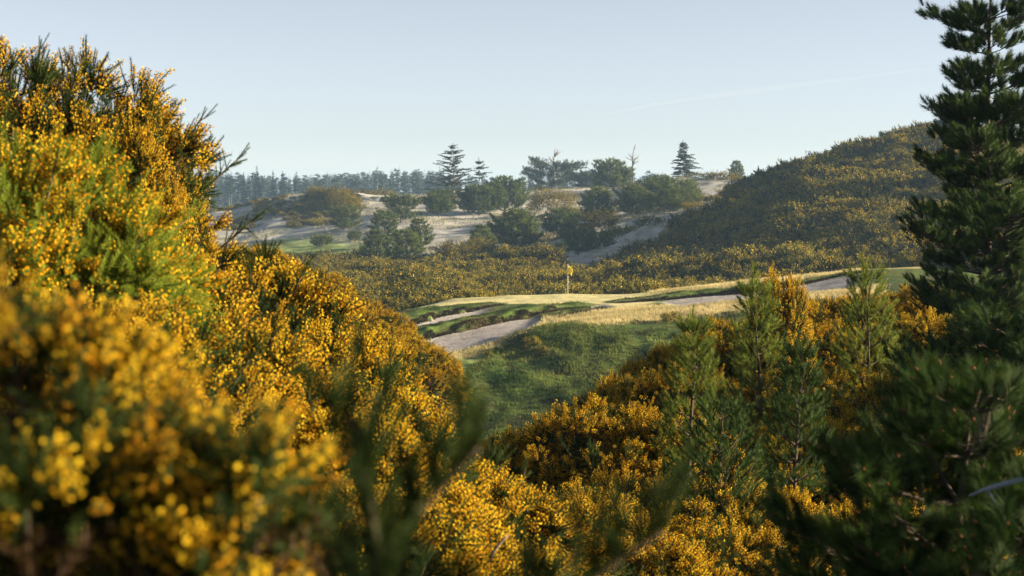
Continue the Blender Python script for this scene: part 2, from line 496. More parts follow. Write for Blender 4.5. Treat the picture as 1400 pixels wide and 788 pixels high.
def ground(x, y, want_ridge=False):
    x = np.asarray(x, float); y = np.asarray(y, float)
    h = base_h(x, y)
    # soft hummocks, growing with distance, calm on the green
    k = smooth(30, 90, y)
    calm = 1 - np.exp(-(((x - 4) / 18) ** 2 + ((y - 120) / 16) ** 2))
    h = h + k * calm * (0.55 * fbm(x / 6, y / 6, 11, 3)) + smooth(240, 330, y) * (1 - smooth(450, 600, y)) * 1.1 * fbm(x / 14, y / 18, 21, 4)
    # rough slope tussocks
    sl_ = smooth(88, 93, y) * (1 - smooth(104, 110, y)) * smooth(-9, -3, x)
    h = h + sl_ * (0.20 * fbm(x / 1.3, y / 1.3, 31, 3) + 0.3 * fbm(x / 6, y / 4, 35, 2))
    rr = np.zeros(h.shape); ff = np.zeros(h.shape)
    loc = (y > 98) & (y < 134) & (x > -14) & (x < 30)
    if loc.any():
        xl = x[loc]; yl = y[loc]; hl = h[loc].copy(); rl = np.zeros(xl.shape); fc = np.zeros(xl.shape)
        # the sand is scooped out a little
        for p in SAND:
            sd = poly_sd(xl, yl, p)
            hl -= 0.18 * smooth(-0.3, 0.9, sd)
        for pts, hw, st in RIDGES:
            d, z = seg_dist(xl, yl, pts)
            wob = 0.2 * fbm(xl * .9, yl * .9, 41, 3)
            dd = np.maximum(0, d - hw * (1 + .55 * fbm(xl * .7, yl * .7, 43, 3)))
            prof = z + wob - st * dd - 0.12 * (np.minimum(d, hw) / hw) ** 2
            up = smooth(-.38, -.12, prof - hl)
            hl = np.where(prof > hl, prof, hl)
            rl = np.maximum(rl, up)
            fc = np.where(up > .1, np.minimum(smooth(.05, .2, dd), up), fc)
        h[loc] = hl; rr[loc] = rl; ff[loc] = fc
    if want_ridge:
        return h, rr, ff
    return h


def gz(x, y):
    return float(ground(np.array([float(x)]), np.array([float(y)]))[0])


def build_ground():
    ys = np.concatenate([-np.geomspace(3500, 20, 26), np.arange(-16, 84, 0.8), np.arange(84, 99, 0.3), np.arange(99, 133, 0.16), np.arange(133, 150, 0.5), np.arange(150, 460, 1.1), np.geomspace(462, 4000, 60)])
    xp = np.concatenate([np.arange(0.0, 26, 0.2), np.arange(26, 60, 0.6), np.arange(60, 140, 1.3), np.geomspace(142, 3500, 36)])
    xn = np.concatenate([np.arange(0.2, 12, 0.2), np.arange(12, 60, 0.6), np.arange(60, 140, 1.3), np.geomspace(142, 3500, 36)])
    xs = np.concatenate([-xn[::-1], xp])
    X, Y = np.meshgrid(xs, ys)
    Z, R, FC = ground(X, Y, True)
    nx, ny = len(xs), len(ys)
    co = np.stack([X, Y, Z], -1).reshape(-1, 3)
    i = np.arange(nx * ny).reshape(ny, nx)
    q = np.stack([i[:-1, :-1], i[:-1, 1:], i[1:, 1:], i[1:, :-1]], -1).reshape(-1, 4)
    me = bpy.data.meshes.new("ground")
    me.vertices.add(len(co)); me.vertices.foreach_set("co", co.ravel().astype(np.float32))
    me.loops.add(q.size); me.loops.foreach_set("vertex_index", q.ravel().astype(np.int32))
    me.polygons.add(len(q)); me.polygons.foreach_set("loop_start", np.arange(0, q.size, 4, dtype=np.int32))
    me.update()
    me.validate()
    me.polygons.foreach_set("use_smooth", np.ones(len(q), bool))
    x = X.ravel(); y = Y.ravel(); r = R.ravel()
    near = (y > 90) & (y < 140) & (np.abs(x) < 40)

    def mask(poly, wdt, sel):
        o = np.zeros(len(x)); o[sel] = soft(x[sel], y[sel], poly, wdt); return o
    sand = np.zeros(len(x))
    for p in SAND:
        sand = np.maximum(sand, mask(p, 0.4, near))
    sand *= (1 - r)
    farsel = (y > 230) & (y < 480)
    fair = np.maximum(np.maximum(mask(FAIR, 4, farsel), mask(FAIR2, 1.5, farsel)), mask(FAIR3, 2, farsel))
    fair = np.maximum(fair, 0.9 * mask(APPROACH, 0.8, near))
    mown = mask(GREEN, 0.5, near) * (1 - r * 0.85)
    gold = np.maximum(np.maximum(mask(GOLD, 0.9, near), mask(GOLD2, 0.8, near)), .9 * mask(GOLD3, 0.35, near)) * (1 - 0.7 * r)
    rough = smooth(80, 86, y) * (1 - smooth(139, 142, y)) * smooth(-14, -10, x + 0.0) * (1 - smooth(34, 40, x))
    rough = np.maximum(rough, r)
    px = 700 + F * x / np.maximum(y, 1)
    lim = np.interp(px, [250, 480, 600, 740, 770, 800, 880, 960, 1020, 1050], [272, 276, 262, 252, 228, 226, 242, 258, 279, 293])
    dune = smooth(-2, 3, y - lim + 3 * fbm(x / 5, y / 5, 8, 3)) * (1 - smooth(480, 560, y)) * (px < 1100)
    hh = fbm(x / 16, y / 26, 77, 4)
    heath = dune * smooth(0.05, 0.25, hh + 0.5 * smooth(-60, -42, x) * (1 - smooth(-40, -30, x)) * smooth(370, 390, y) - 0.25)
    heath = np.maximum(heath, smooth(480, 560, y))
    for nm, v in (("z_sand", sand), ("z_fair", fair), ("z_mown", mown), ("z_gold", gold), ("z_rough", rough), ("z_dune", dune), ("z_heath", heath), ("z_face_shade", FC.ravel())):
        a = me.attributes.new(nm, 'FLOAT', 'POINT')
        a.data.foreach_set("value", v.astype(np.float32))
    me.materials.append(ground_mat())
    o = bpy.data.objects.new("ground", me)
    COL.objects.link(o)
    o['kind'] = "structure"
    o['label'] = "dune ground with a golf green, sand bunkers and grassy slopes"
    return o


build_ground()


# ------------------------------------------------------------------ mesh helpers
def norm(v):
    return v / (np.linalg.norm(v, axis=-1, keepdims=True) + 1e-9)


class Geo:
    """collects triangles with a material slot and a per-vertex tint"""

    def __init__(self):
        self.v = []; self.t = []; self.c = []; self.m = []; self.n = 0

    def add(self, v, t, tint, mat=0):
        v = np.asarray(v, np.float32).reshape(-1, 3); t = np.asarray(t, np.int64).reshape(-1, 3)
        self.v.append(v); self.t.append(t + self.n)
        self.c.append(np.broadcast_to(np.asarray(tint, np.float32), (len(v),)))
        self.m.append(np.full(len(t), mat, np.int32))
        self.n += len(v)

    def inst(self, tv, tt, pos, dirs, scale, tint, ttint=None, mat=0, roll=None, width=None):
        """copies a template (axis +Z) to every position / direction"""
        K = len(pos)
        if K == 0:
            return
        d = norm(np.asarray(dirs, float))
        a = np.where(np.abs(d[:, 2:3]) < 0.9, np.array([[0, 0, 1.0]]), np.array([[1.0, 0, 0]]))
        xx = norm(np.cross(a, d)); yy = np.cross(d, xx)
        ro = rng.uniform(0, 2 * np.pi, K) if roll is None else roll
        c, s = np.cos(ro)[:, None], np.sin(ro)[:, None]
        x2 = xx * c + yy * s; y2 = -xx * s + yy * c
        sc = np.broadcast_to(np.asarray(scale, float), (K,))
        wd = sc if width is None else np.broadcast_to(np.asarray(width, float), (K,))
        V = (pos[:, None, :] + tv[None, :, 0:1] * (x2 * wd[:, None])[:, None, :] + tv[None, :, 1:2] * (y2 * wd[:, None])[:, None, :] + tv[None, :, 2:3] * (d * sc[:, None])[:, None, :])
        T = tt[None] + (np.arange(K) * len(tv))[:, None, None]
        ti = np.broadcast_to(np.asarray(tint, float), (K,))[:, None] + (0 if ttint is None else ttint[None])
        self.add(V.reshape(-1, 3), T.reshape(-1, 3), np.clip(ti + np.zeros((K, len(tv))), 0, 1).ravel(), mat)

    def tube(self, pts, rad, sides=6, tint=0.5, mat=0):
        pts = np.asarray(pts, float); rad = np.broadcast_to(np.asarray(rad, float), (len(pts),))
        d = norm(np.gradient(pts, axis=0))
        a = np.where(np.abs(d[:, 2:3]) < 0.9, np.array([[0, 0, 1.0]]), np.array([[1.0, 0, 0]]))
        xx = norm(np.cross(a, d)); yy = np.cross(d, xx)
        an = np.arange(sides) * 2 * np.pi / sides
        V = pts[:, None] + rad[:, None, None] * (np.cos(an)[None, :, None] * xx[:, None] + np.sin(an)[None, :, None] * yy[:, None])
        T = []
        for i in range(len(pts) - 1):
            for j in range(sides):
                k = (j + 1) % sides
                p, q, r, s = i * sides + j, i * sides + k, (i + 1) * sides + k, (i + 1) * sides + j
                T += [(p, q, r), (p, r, s)]
        e = (len(pts) - 1) * sides
        for j in range(1, sides - 1):
            T.append((e, e + j, e + j + 1)); T.append((0, j + 1, j))
        self.add(V.reshape(-1, 3), T, tint, mat)

    def mesh(self, name, mats):
        me = bpy.data.meshes.new(name)
        v = np.concatenate(self.v); t = np.concatenate(self.t); c = np.concatenate(self.c); m = np.concatenate(self.m)
        me.vertices.add(len(v)); me.vertices.foreach_set("co", v.ravel().astype(np.float32))
        me.loops.add(t.size); me.loops.foreach_set("vertex_index", t.ravel().astype(np.int32))
        me.polygons.add(len(t)); me.polygons.foreach_set("loop_start", np.arange(0, t.size, 3, dtype=np.int32))
        me.polygons.foreach_set("material_index", m)
        me.update()
        a = me.attributes.new("tint", 'FLOAT', 'POINT'); a.data.foreach_set("value", c.astype(np.float32))
        for mm in mats:
            me.materials.append(M[mm])
        return me


def link(name, me, parent=None):
    o = bpy.data.objects.new(name, me)
    COL.objects.link(o)
    if parent is not None:
        o.parent = parent
    return o


def tag(o, label, cat, group=None):
    o['label'] = label
    o['category'] = cat
    if group:
        o['group'] = group
    return o


def thing(name, label, cat, loc, rz=0.0, sc=(1, 1, 1), group=None):
    o = bpy.data.objects.new(name, None)
    COL.objects.link(o)
    o.location = loc; o.rotation_euler = (0, 0, rz); o.scale = sc
    o.empty_display_size = 0.2
    return tag(o, label, cat, group)


def stuff(o, label):
    o['kind'] = "stuff"; o['label'] = label
    return o


# ------------------------------------------------------------------ gorse
def spine_template(n, length, spread, wid, r):
    """thorny green shoot of unit length along +Z"""
    v = []; t = []; c = []
    for k in range(n):
        z = (k + 0.5) / n
        a = k * 2.4 + r.uniform(-.4, .4)
        el = r.uniform(0.45, 0.95)
        dx, dy, dz = math.cos(a) * math.cos(el) , math.sin(a) * math.cos(el), math.sin(el)
        l = spread * r.uniform(0.7, 1.15) * (1 - 0.35 * z)
        px, py = -math.sin(a) * wid, math.cos(a) * wid
        b = len(v)
        v += [(px, py, z * length), (-px, -py, z * length), (dx * l, dy * l, z * length + dz * l)]
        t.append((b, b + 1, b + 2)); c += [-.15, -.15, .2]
    b = len(v)
    v += [(wid * 1.3, 0, 0), (-wid * 1.3, 0, 0), (0, 0, length * 1.12), (0, wid * 1.3, 0), (0, -wid * 1.3, 0), (0, 0, length * 1.12)]
    t += [(b, b + 1, b + 2), (b + 3, b + 4, b + 5)]; c += [-.2] * 6
    return np.array(v), np.array(t), np.array(c)


def flower_template(n, size, rad, r, z0=0.2, z1=1.0, petals=3):
    v = []; t = []; c = []
    for k in range(n):
        z = z0 + (z1 - z0) * (k + r.uniform(.2, .8)) / n
        a = k * 2.4 + r.uniform(-.5, .5)
        cx, cy, cz = math.cos(a) * rad, math.sin(a) * rad, z
        sh = r.uniform(-.25, .25)
        for p in range(petals):
            d = norm(np.array([math.cos(a), math.sin(a), 0.5]) + r.normal(0, .55, 3))
            e = norm(np.cross(d, r.normal(0, 1, 3)))
            s = size * r.uniform(0.75, 1.2)
            o = np.array([cx, cy, cz]) + r.normal(0, size * .15, 3)
            b = len(v)
            v += [tuple(o), tuple(o + d * s * .55 + e * s * .5), tuple(o + d * s), tuple(o + d * s * .55 - e * s * .5)]
            t += [(b, b + 1, b + 2), (b, b + 2, b + 3)]
            c += [sh - .25, sh, sh + .1, sh]
    return np.array(v), np.array(t), np.array(c)


def gorse_parts(seed, R, shoots, per, sprig, lod, bloom=0.8, h=1.0, wood=True, blobs=None):
    """foliage, blossom and stem geometry of one bush whose foot is at the origin; R = (rx, ry), height h"""
    r = np.random.default_rng(seed)
    fol = Geo(); flo = Geo(); ste = Geo()
    if lod == 0:
        sp = [spine_template(54, 1, .21, .016, r) for _ in range(3)]
        fl = [flower_template(13, .095, .07, r, .3, 1.02) for _ in range(3)]
    elif lod == 1:
        sp = [spine_template(14, 1, .30, .03, r) for _ in range(3)]
        fl = [flower_template(6, .19, .08, r, petals=2) for _ in range(3)]
    else:
        sp = [spine_template(7, 1, .5, .10, r) for _ in range(3)]
        fl = [flower_template(7, .17, .13, r, petals=1) for _ in range(3)]
    # lobes give an uneven outline
    lob = norm(r.normal(0, 1, (22, 3)) + np.array([0, 0, .4])); amp = r.uniform(-.22, .34, 22)

    def f(u):
        return 1 + (amp[None] * np.exp(-((1 - u @ lob.T) / .10))).sum(1)
    u = norm(np.column_stack([r.normal(0, 1, (shoots, 2)), r.normal(.25, .8, shoots)]))
    u[:, 2] = np.where(u[:, 2] < -.45, -u[:, 2], u[:, 2]); u = norm(u)
    ff = f(u)[:, None]
    sc = np.array([R[0], R[1], h * .56])
    cen = np.array([0, 0, h * .46])
    q0 = r.uniform(.45, .82, (shoots, 1))
    p0 = cen + u * sc * ff * q0
    dr = norm(u * sc + np.array([0, 0, .16 * h]) * r.uniform(.0, 1.1, (shoots, 1)) + r.normal(0, .30, (shoots, 3)) * h * .6)
    Lr = r.uniform(.75, 1.18, shoots) * (1 - q0[:, 0]) * ff[:, 0] * np.linalg.norm(u * sc, axis=1) * r.choice([1, 1, 1, 1, 1.22], shoots)
    t = np.tile(np.linspace(.12, 1, per), (shoots, 1)) + r.uniform(-.05, .05, (shoots, per))
    t = np.clip(t, 0, 1)
    bend = np.array([0, 0, .25])
    pos = p0[:, None] + dr[:, None] * (Lr[:, None] * t)[..., None] + bend * (Lr[:, None] * t * t)[..., None] * .4
    rad = r.normal(0, .8, (shoots, per, 3)) * (1.05 - .6 * t)[..., None]
    dd = norm(dr[:, None] + rad + np.array([0, 0, .16]))
    pos = pos.reshape(-1, 3); dd = dd.reshape(-1, 3)
    N = len(pos)
    sl_ = sprig * r.uniform(.7, 1.25, N) * (1.08 - .25 * t.ravel())
    sbl = r.uniform(0, 1, shoots)
    bl = np.repeat(sbl, per)
    depth = np.repeat(q0[:, 0], per) + t.ravel() * .4
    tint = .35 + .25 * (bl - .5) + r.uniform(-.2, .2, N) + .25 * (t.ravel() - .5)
    dead = (depth < .62) & (r.uniform(0, 1, N) < .7)
    which = r.integers(0, 3, N)
    for k in range(3):
        m = (which == k) & ~dead
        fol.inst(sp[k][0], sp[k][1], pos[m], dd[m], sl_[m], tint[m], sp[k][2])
        m = (which == k) & dead
        fol.inst(sp[k][0], sp[k][1], pos[m], dd[m], sl_[m], r.uniform(.1, .9, m.sum()), sp[k][2], mat=1)
        m = (which == k) & ~dead & (r.uniform(0, 1, N) < np.where(bl < bloom, .62, .10))
        flo.inst(fl[k][0], fl[k][1], pos[m], dd[m], sl_[m], .55 + r.uniform(-.3, .3, m.sum()), fl[k][2])
    if wood:
        for k in range(40, shoots):
            a = p0[k]; b = a + dr[k] * Lr[k] * .97 + np.array([0, 0, .1 * Lr[k]])
            ste.tube(np.array([a - dr[k] * .12, a, (a + b) / 2, b]), [.006, .005, .004, .002], 3, .5)
        for k in range(min(shoots, 40)):
            a = p0[k]; b = a + dr[k] * Lr[k] * .9
            mid = a * np.array([.55, .55, .5]) + r.normal(0, .03, 3)
            ste.tube(np.array([[r.normal(0, .05), r.normal(0, .05), -.05], mid, a, b]), [.028 * h, .018 * h, .011 * h, .003 * h], 5, .5)
    return fol, flo, ste


def gorse_near(seed, R, h, clumps, fingers, sprig, bloom, rc=(.09, .22)):
    """a near bush: rounded heads of short thorny sprigs on a lumpy dome, some finger-like shoots, brown dead twigs inside"""
    r = np.random.default_rng(seed)
    fol = Geo(); flo = Geo(); ste = Geo()
    sp = [spine_template(50, 1, .24, .02, r) for _ in range(3)]
    fl = [flower_template(14, .088, .085, r, .25, 1.05) for _ in range(3)]
    lob = norm(r.normal(0, 1, (16, 3)) + np.array([0, 0, .5])); amp = r.uniform(-.20, .22, 16)

    def f(u):
        return 1 + (amp[None] * np.exp(-((1 - u @ lob.T) / .09))).sum(1)
    sc = np.array([R[0], R[1], h * .54]); cen = np.array([0, 0, h * .46])

    def dirs(n):
        u = norm(np.column_stack([r.normal(0, 1, (n, 2)), r.normal(.3, .8, n)]))
        u[:, 2] = np.where(u[:, 2] < -.5, -u[:, 2], u[:, 2])
        return norm(u)
    P = []; D = []; Ln = []; Ti = []; Bl = []; De = []

    def add(p, d, l, ti, bl, de):
        P.append(p); D.append(norm(d)); Ln.append(l); Ti.append(ti); Bl.append(bl); De.append(de)
    u = dirs(clumps); ff = f(u)
    c = cen + u * sc * (ff * r.uniform(.72, 1.04, clumps))[:, None]
    rr = r.uniform(rc[0], rc[1], clumps)
    bl = np.clip(r.normal(bloom, .42, clumps), 0, 1.0)
    n = 30
    v = norm(u[:, None] * .75 + r.normal(0, .62, (clumps, n, 3)) + np.array([0, 0, .12]))
    fr_ = r.uniform(.1, .65, (clumps, n))
    p = c[:, None] + v * (rr[:, None] * fr_)[..., None]
    k = clumps * n
    add(p.reshape(-1, 3), v.reshape(-1, 3), sprig * r.uniform(.7, 1.2, k), np.repeat(r.uniform(.2, .6, clumps), n) + r.uniform(-.15, .2, k), np.repeat(bl, n) * np.where((fr_ > .2) & ((v * u[:, None]).sum(-1) > .05), 1.2, .12).ravel(), np.zeros(k, bool))
    for j in range(0, clumps, 2):
        a = c[j] * np.array([.25, .25, .35]); m_ = c[j] * np.array([.7, .7, .72])
        ste.tube(np.array([a, m_, c[j]]), [.016 * h, .010 * h, .004], 4, .5)
    # finger shoots
    u = dirs(fingers); ff = f(u)
    p0 = cen + u * sc * (ff * r.uniform(.85, 1.0, fingers))[:, None]
    d = norm(u + np.array([0, 0, .55]) + r.normal(0, .3, (fingers, 3)))
    L = r.uniform(.09, .21, fingers) * min(1, h)
    n = 12
    t = np.linspace(.1, 1, n)
    p = p0[:, None] + d[:, None] * (L[:, None] * t)[..., None]
    v = norm(d[:, None] * .9 + r.normal(0, .55, (fingers, n, 3)) * (1.15 - .8 * t)[None, :, None])
    for j in range(fingers):
        ste.tube(np.array([p0[j] - d[j] * .15, p0[j], p0[j] + d[j] * L[j]]), [.006, .005, .002], 4, .5)
    k = fingers * n
    add(p.reshape(-1, 3), v.reshape(-1, 3), sprig * .75 * r.uniform(.8, 1.2, k), np.repeat(r.uniform(.25, .7, fingers), n) + r.uniform(-.1, .1, k), np.repeat(np.where(r.uniform(0, 1, fingers) < bloom * .8, .75, .03), n), np.zeros(k, bool))
    # dead brown inside
    k = clumps * 6
    u = dirs(k)
    p = cen + u * sc * (f(u) * r.uniform(.35, .84, k))[:, None]
    add(p, u + r.normal(0, .7, (k, 3)), sprig * 1.3 * r.uniform(.8, 1.3, k), r.uniform(.1, .9, k), np.zeros(k), np.ones(k, bool))
    P = np.concatenate(P); D = np.concatenate(D); Ln = np.concatenate(Ln); Ti = np.concatenate(Ti); Bl = np.concatenate(Bl); De = np.concatenate(De)
    wh = r.integers(0, 3, len(P)); hasf = r.uniform(0, 1, len(P)) < Bl
    for q in range(3):
        m = (wh == q) & ~De
        fol.inst(sp[q][0], sp[q][1], P[m], D[m], Ln[m], Ti[m], sp[q][2])
        m = (wh == q) & De
        fol.inst(sp[q][0][:72], sp[q][1][:24], P[m], D[m], Ln[m], Ti[m], sp[q][2][:72], mat=1)
        m = (wh == q) & hasf & ~De
        flo.inst(fl[q][0], fl[q][1], P[m], D[m], Ln[m], .5 + r.uniform(-.35, .35, m.sum()), fl[q][2])
    return fol, flo, ste


GORSE_R, GORSE_H = 1.0, 1.6
protos = []
for k, bl in enumerate((.42, .52, .62)):
    f_, l_, s_ = gorse_near(100 + k, (GORSE_R, GORSE_R * .95), GORSE_H, 330, 90, .105, bl)
    protos.append((f_.mesh("gorse_foliage", ['gorse_leaf', 'gorse_dead']), l_.mesh("gorse_blossom", ['gorse_flower']), s_.mesh("gorse_stem", ['gorse_wood'])))
f_, l_, s_ = gorse_near(131, (.55, .55), .9, 120, 60, .105, .42, (.08, .15))
fresh = (f_.mesh("gorse_foliage", ['gorse_fresh', 'gorse_dead']), l_.mesh("gorse_blossom", ['gorse_flower']), s_.mesh("gorse_stem", ['gorse_wood']))
halves = []
for k, bl in enumerate((.56, .5, .62)):
    f_, l_, s_ = gorse_near(111 + k, (.52, .48), .85, 125, 40, .095, bl, (.07, .15))
    halves.append((f_.mesh("gorse_foliage", ['gorse_leaf', 'gorse_dead']), l_.mesh("gorse_blossom", ['gorse_flower']), s_.mesh("gorse_stem", ['gorse_wood'])))
f_, l_, s_ = gorse_near(141, (.17, .15), .34, 24, 6, .062, .62, (.035, .06))
small = (f_.mesh("gorse_foliage", ['gorse_leaf', 'gorse_dead']), l_.mesh("gorse_blossom", ['gorse_flower']), s_.mesh("gorse_stem", ['gorse_wood']))


def put_gorse(pr, loc, rz, sc, label, group=None, name="gorse_bush", cat="gorse bush"):
    o = thing(name, label, cat, loc, rz, sc, group)
    link("foliage", pr[0], o); link("blossom", pr[1], o)
    if pr[2] is not None:
        link("stem", pr[2], o)
    return o


for k, (px, py, d, h, r_, fr, lab) in enumerate(NEAR_GORSE):
    p = W(px, py, d)
    pr, ph = (fresh, .95) if fr else ((protos[k % 3], 1.66) if h > 1.6 else (halves[k % 3], .89))
    put_gorse(pr, (p[0], p[1], p[2] - h), k * 1.7 + .4, (h / ph * r_, h / ph * r_, h / ph), lab)

RL = {0: "low gorse bush in the front row below the young pines, thick with amber flowers",
      4: "amber gorse bush bordering the foot of the grassy slope"}
for k, (px, py, d) in enumerate(RIGHT_GORSE):
    p = W(px, py, d)
    s_ = RG_H / 1.66 * random.uniform(.92, 1.06)
    put_gorse(protos[k % 3], (p[0], p[1], p[2] - RG_H), random.uniform(0, 6.28), (s_ * .92, s_ * .92, s_),
              "amber-flowered gorse bush packed on the near bank among the young pines", "gorse bushes on the near bank among the young pines")
p = W(1067, 392, 20.5)
put_gorse(halves[2], (p[0], p[1], p[2] - 1.5), 2.0, (.72, .72, 1.5 / .89), "narrow upright gorse bush rising in front of the bunker beside a pale-tipped young pine")
for k, (px, py, d) in enumerate(MID_GORSE):
    p = W(px, py, d)
    s_ = 1.15 + .3 * random.random()
    put_gorse(protos[(k + 1) % 3], (p[0], p[1], p[2] - 1.6), random.uniform(0, 6.28), (s_, s_, 1.0),
              "golden gorse bush on the far side of the hollow below the fairway", "gorse bushes along the rim of the hollow")
# out-of-focus gorse right in front of the lens
for px, py, d, s_, lab in [(62, 450, 1.75, .85, "soft blurred gorse branch with brownish yellow flowers under the yellow-green bush"),
                           (75, 640, 1.6, 1.0, "blurred gorse clump with large yellow flowers at the bottom, left of its twin"),
                           (335, 622, 1.65, 1.05, "blurred gorse clump with large yellow flowers at the bottom, beside a dark upright shoot"),
                           (-30, 345, 1.6, .3, "tiny blurred yellow gorse tip at the edge of the yellow-green bush")]:
    p = W(px, py, d)
    put_gorse(small, (p[0], p[1], p[2] - .36 * s_), px * .1, (s_, s_, s_), lab, cat="gorse bush")


def shoot(seed, L, n, lean, bloom):
    r = np.random.default_rng(seed)
    fol = Geo(); flo = Geo(); ste = Geo()
    sp = spine_template(60, 1, .26, .024, r); fl = flower_template(10, .14, .08, r)
    t = np.linspace(0, 1, n)
    ax = np.column_stack([lean[0] * t * t * L, lean[1] * t * t * L, t * L])
    ste.tube(ax, np.linspace(.006, .002, n), 6)
    d = norm(np.column_stack([r.normal(0, .35, (n, 2)), np.full(n, .9)]))
    fol.inst(sp[0], sp[1], ax, d, .07 * r.uniform(.7, 1.1, n), r.uniform(.1, .5, n), sp[2])
    m = r.uniform(0, 1, n) < bloom
    if m.any():
        flo.inst(fl[0], fl[1], ax[m], d[m], .07, .5, fl[2])
    return fol, flo, ste


for px, py, d, L, ln, bl, lab in [(478, 565, 1.25, .3, (-.12, 0), .08, "dark blurred gorse shoot standing upright right in front of the lens"),
                                  (655, 612, 1.3, .26, (.5, 0), .06, "dark blurred gorse shoot leaning towards the gap with the green slope"),
                                  (905, 728, 1.3, .2, (.8, 0), .1, "dark blurred shoot tip leaning over the bottom edge below the amber bank")]:
    p = W(px, py, d)
    a, b, c = shoot(int(px), L, 60, ln, 0)
    o = thing("gorse_shoot", lab, "gorse shoot", (p[0] - ln[0] * L, p[1], p[2] - L))
    link("foliage", a.mesh("shoot_foliage", ['gorse_leaf']), o)
    if b.n:
        link("blossom", b.mesh("shoot_blossom", ['gorse_flower']), o)
    link("stem", c.mesh("shoot_stem", ['gorse_wood']), o)

# the thicket behind the green and on the hill: many simpler bushes
far = []
for k in range(4):
    f_, l_, s_ = gorse_parts(200 + k, (1.15, 1.15), 70, 3, .46, 2, (.85, .5, .7, .25)[k], 1.5, wood=False)
    g = Geo()
    g.v = f_.v + l_.v; g.c = f_.c + l_.c
    g.t = f_.t + [t + f_.n for t in l_.t]
    g.m = f_.m + [m + 2 for m in l_.m]
    far.append(g.mesh("thicket_gorse", ['thicket_leaf', 'gorse_dead', 'thicket_flower']))


def thicket_ok(x, y):
    px = 700 + F * x / y
    lim = np.interp(px, [250, 480, 600, 740, 770, 800, 880, 960, 1020, 1050], [272, 276, 262, 252, 228, 226, 242, 256, 276, 293])
    lim = lim + 3 * fbm(x / 5, y / 5, 8, 3)
    hill = px > 1040
    ok = (y > 141) & (((y < lim) & ~hill) | (hill & (y < 296)))
    ok &= ~((y < 146) & (px > 1150))
    ok &= ~((px < 480) & (y > 262) & (px > 300))
    return ok


def scatter(x0, x1, y0, y1, step, okf, jitter=.45):
    gx, gy = np.meshgrid(np.arange(x0, x1, step), np.arange(y0, y1, step))
    gx = gx.ravel() + rng.uniform(-jitter, jitter, gx.size) * step
    gy = gy.ravel() + rng.uniform(-jitter, jitter, gy.size) * step
    m = okf(gx, gy)
    return gx[m], gy[m]


tx, ty = scatter(-60, 105, 141, 300, 1.55, thicket_ok)
px_, _ = proj(tx, ty, -10 + 0 * tx)
m = (px_ > 255) & (px_ < 1470)
tx, ty = tx[m], ty[m]
tz = ground(tx, ty)
patch = fbm(tx / 9, ty / 9, 51, 3)
tsc = np.clip((1.02 + .7 * patch + rng.uniform(-.4, .5, len(tx))) * np.where((tx > 14) & (ty > 185), 1.2, 1.0), .4, 2.1)
# sight test: is the top of the bush seen over the green and over its neighbours
ppx, ppy = proj(tx, ty, tz + 1.5 * tsc)
green_edge = np.interp(ppx, [540, 600, 650, 777, 850, 950, 1050, 1170, 1200], [425, 412, 407, 403, 401, 390, 380, 368, 400])
vis = (ppy < green_edge + 3) & (ppx > 300) & (ppx < 1190)
order = np.argsort(np.where(vis, ty, 1e9))
single = order[:190]
rest = np.setdiff1d(np.arange(len(tx)), single)
GL = {0: ("olive and gold gorse bush in the dense thicket on the flat behind the green", "gorse bushes in the thicket behind the green"),
      1: ("olive and gold gorse bush at the foot of the tall gorse-covered hill", "gorse bushes at the foot of the hill")}
for i in single:
    o = link("gorse_bush", far[i % 4])
    o.location = (tx[i], ty[i], tz[i] - .1)
    o.rotation_euler = (0, 0, rng.uniform(0, 6.28))
    o.scale = (tsc[i] * 1.0, tsc[i] * 1.0, tsc[i])
    l, g = GL[0 if ppx[i] < 900 else 1]
    tag(o, l, "gorse bush", g)


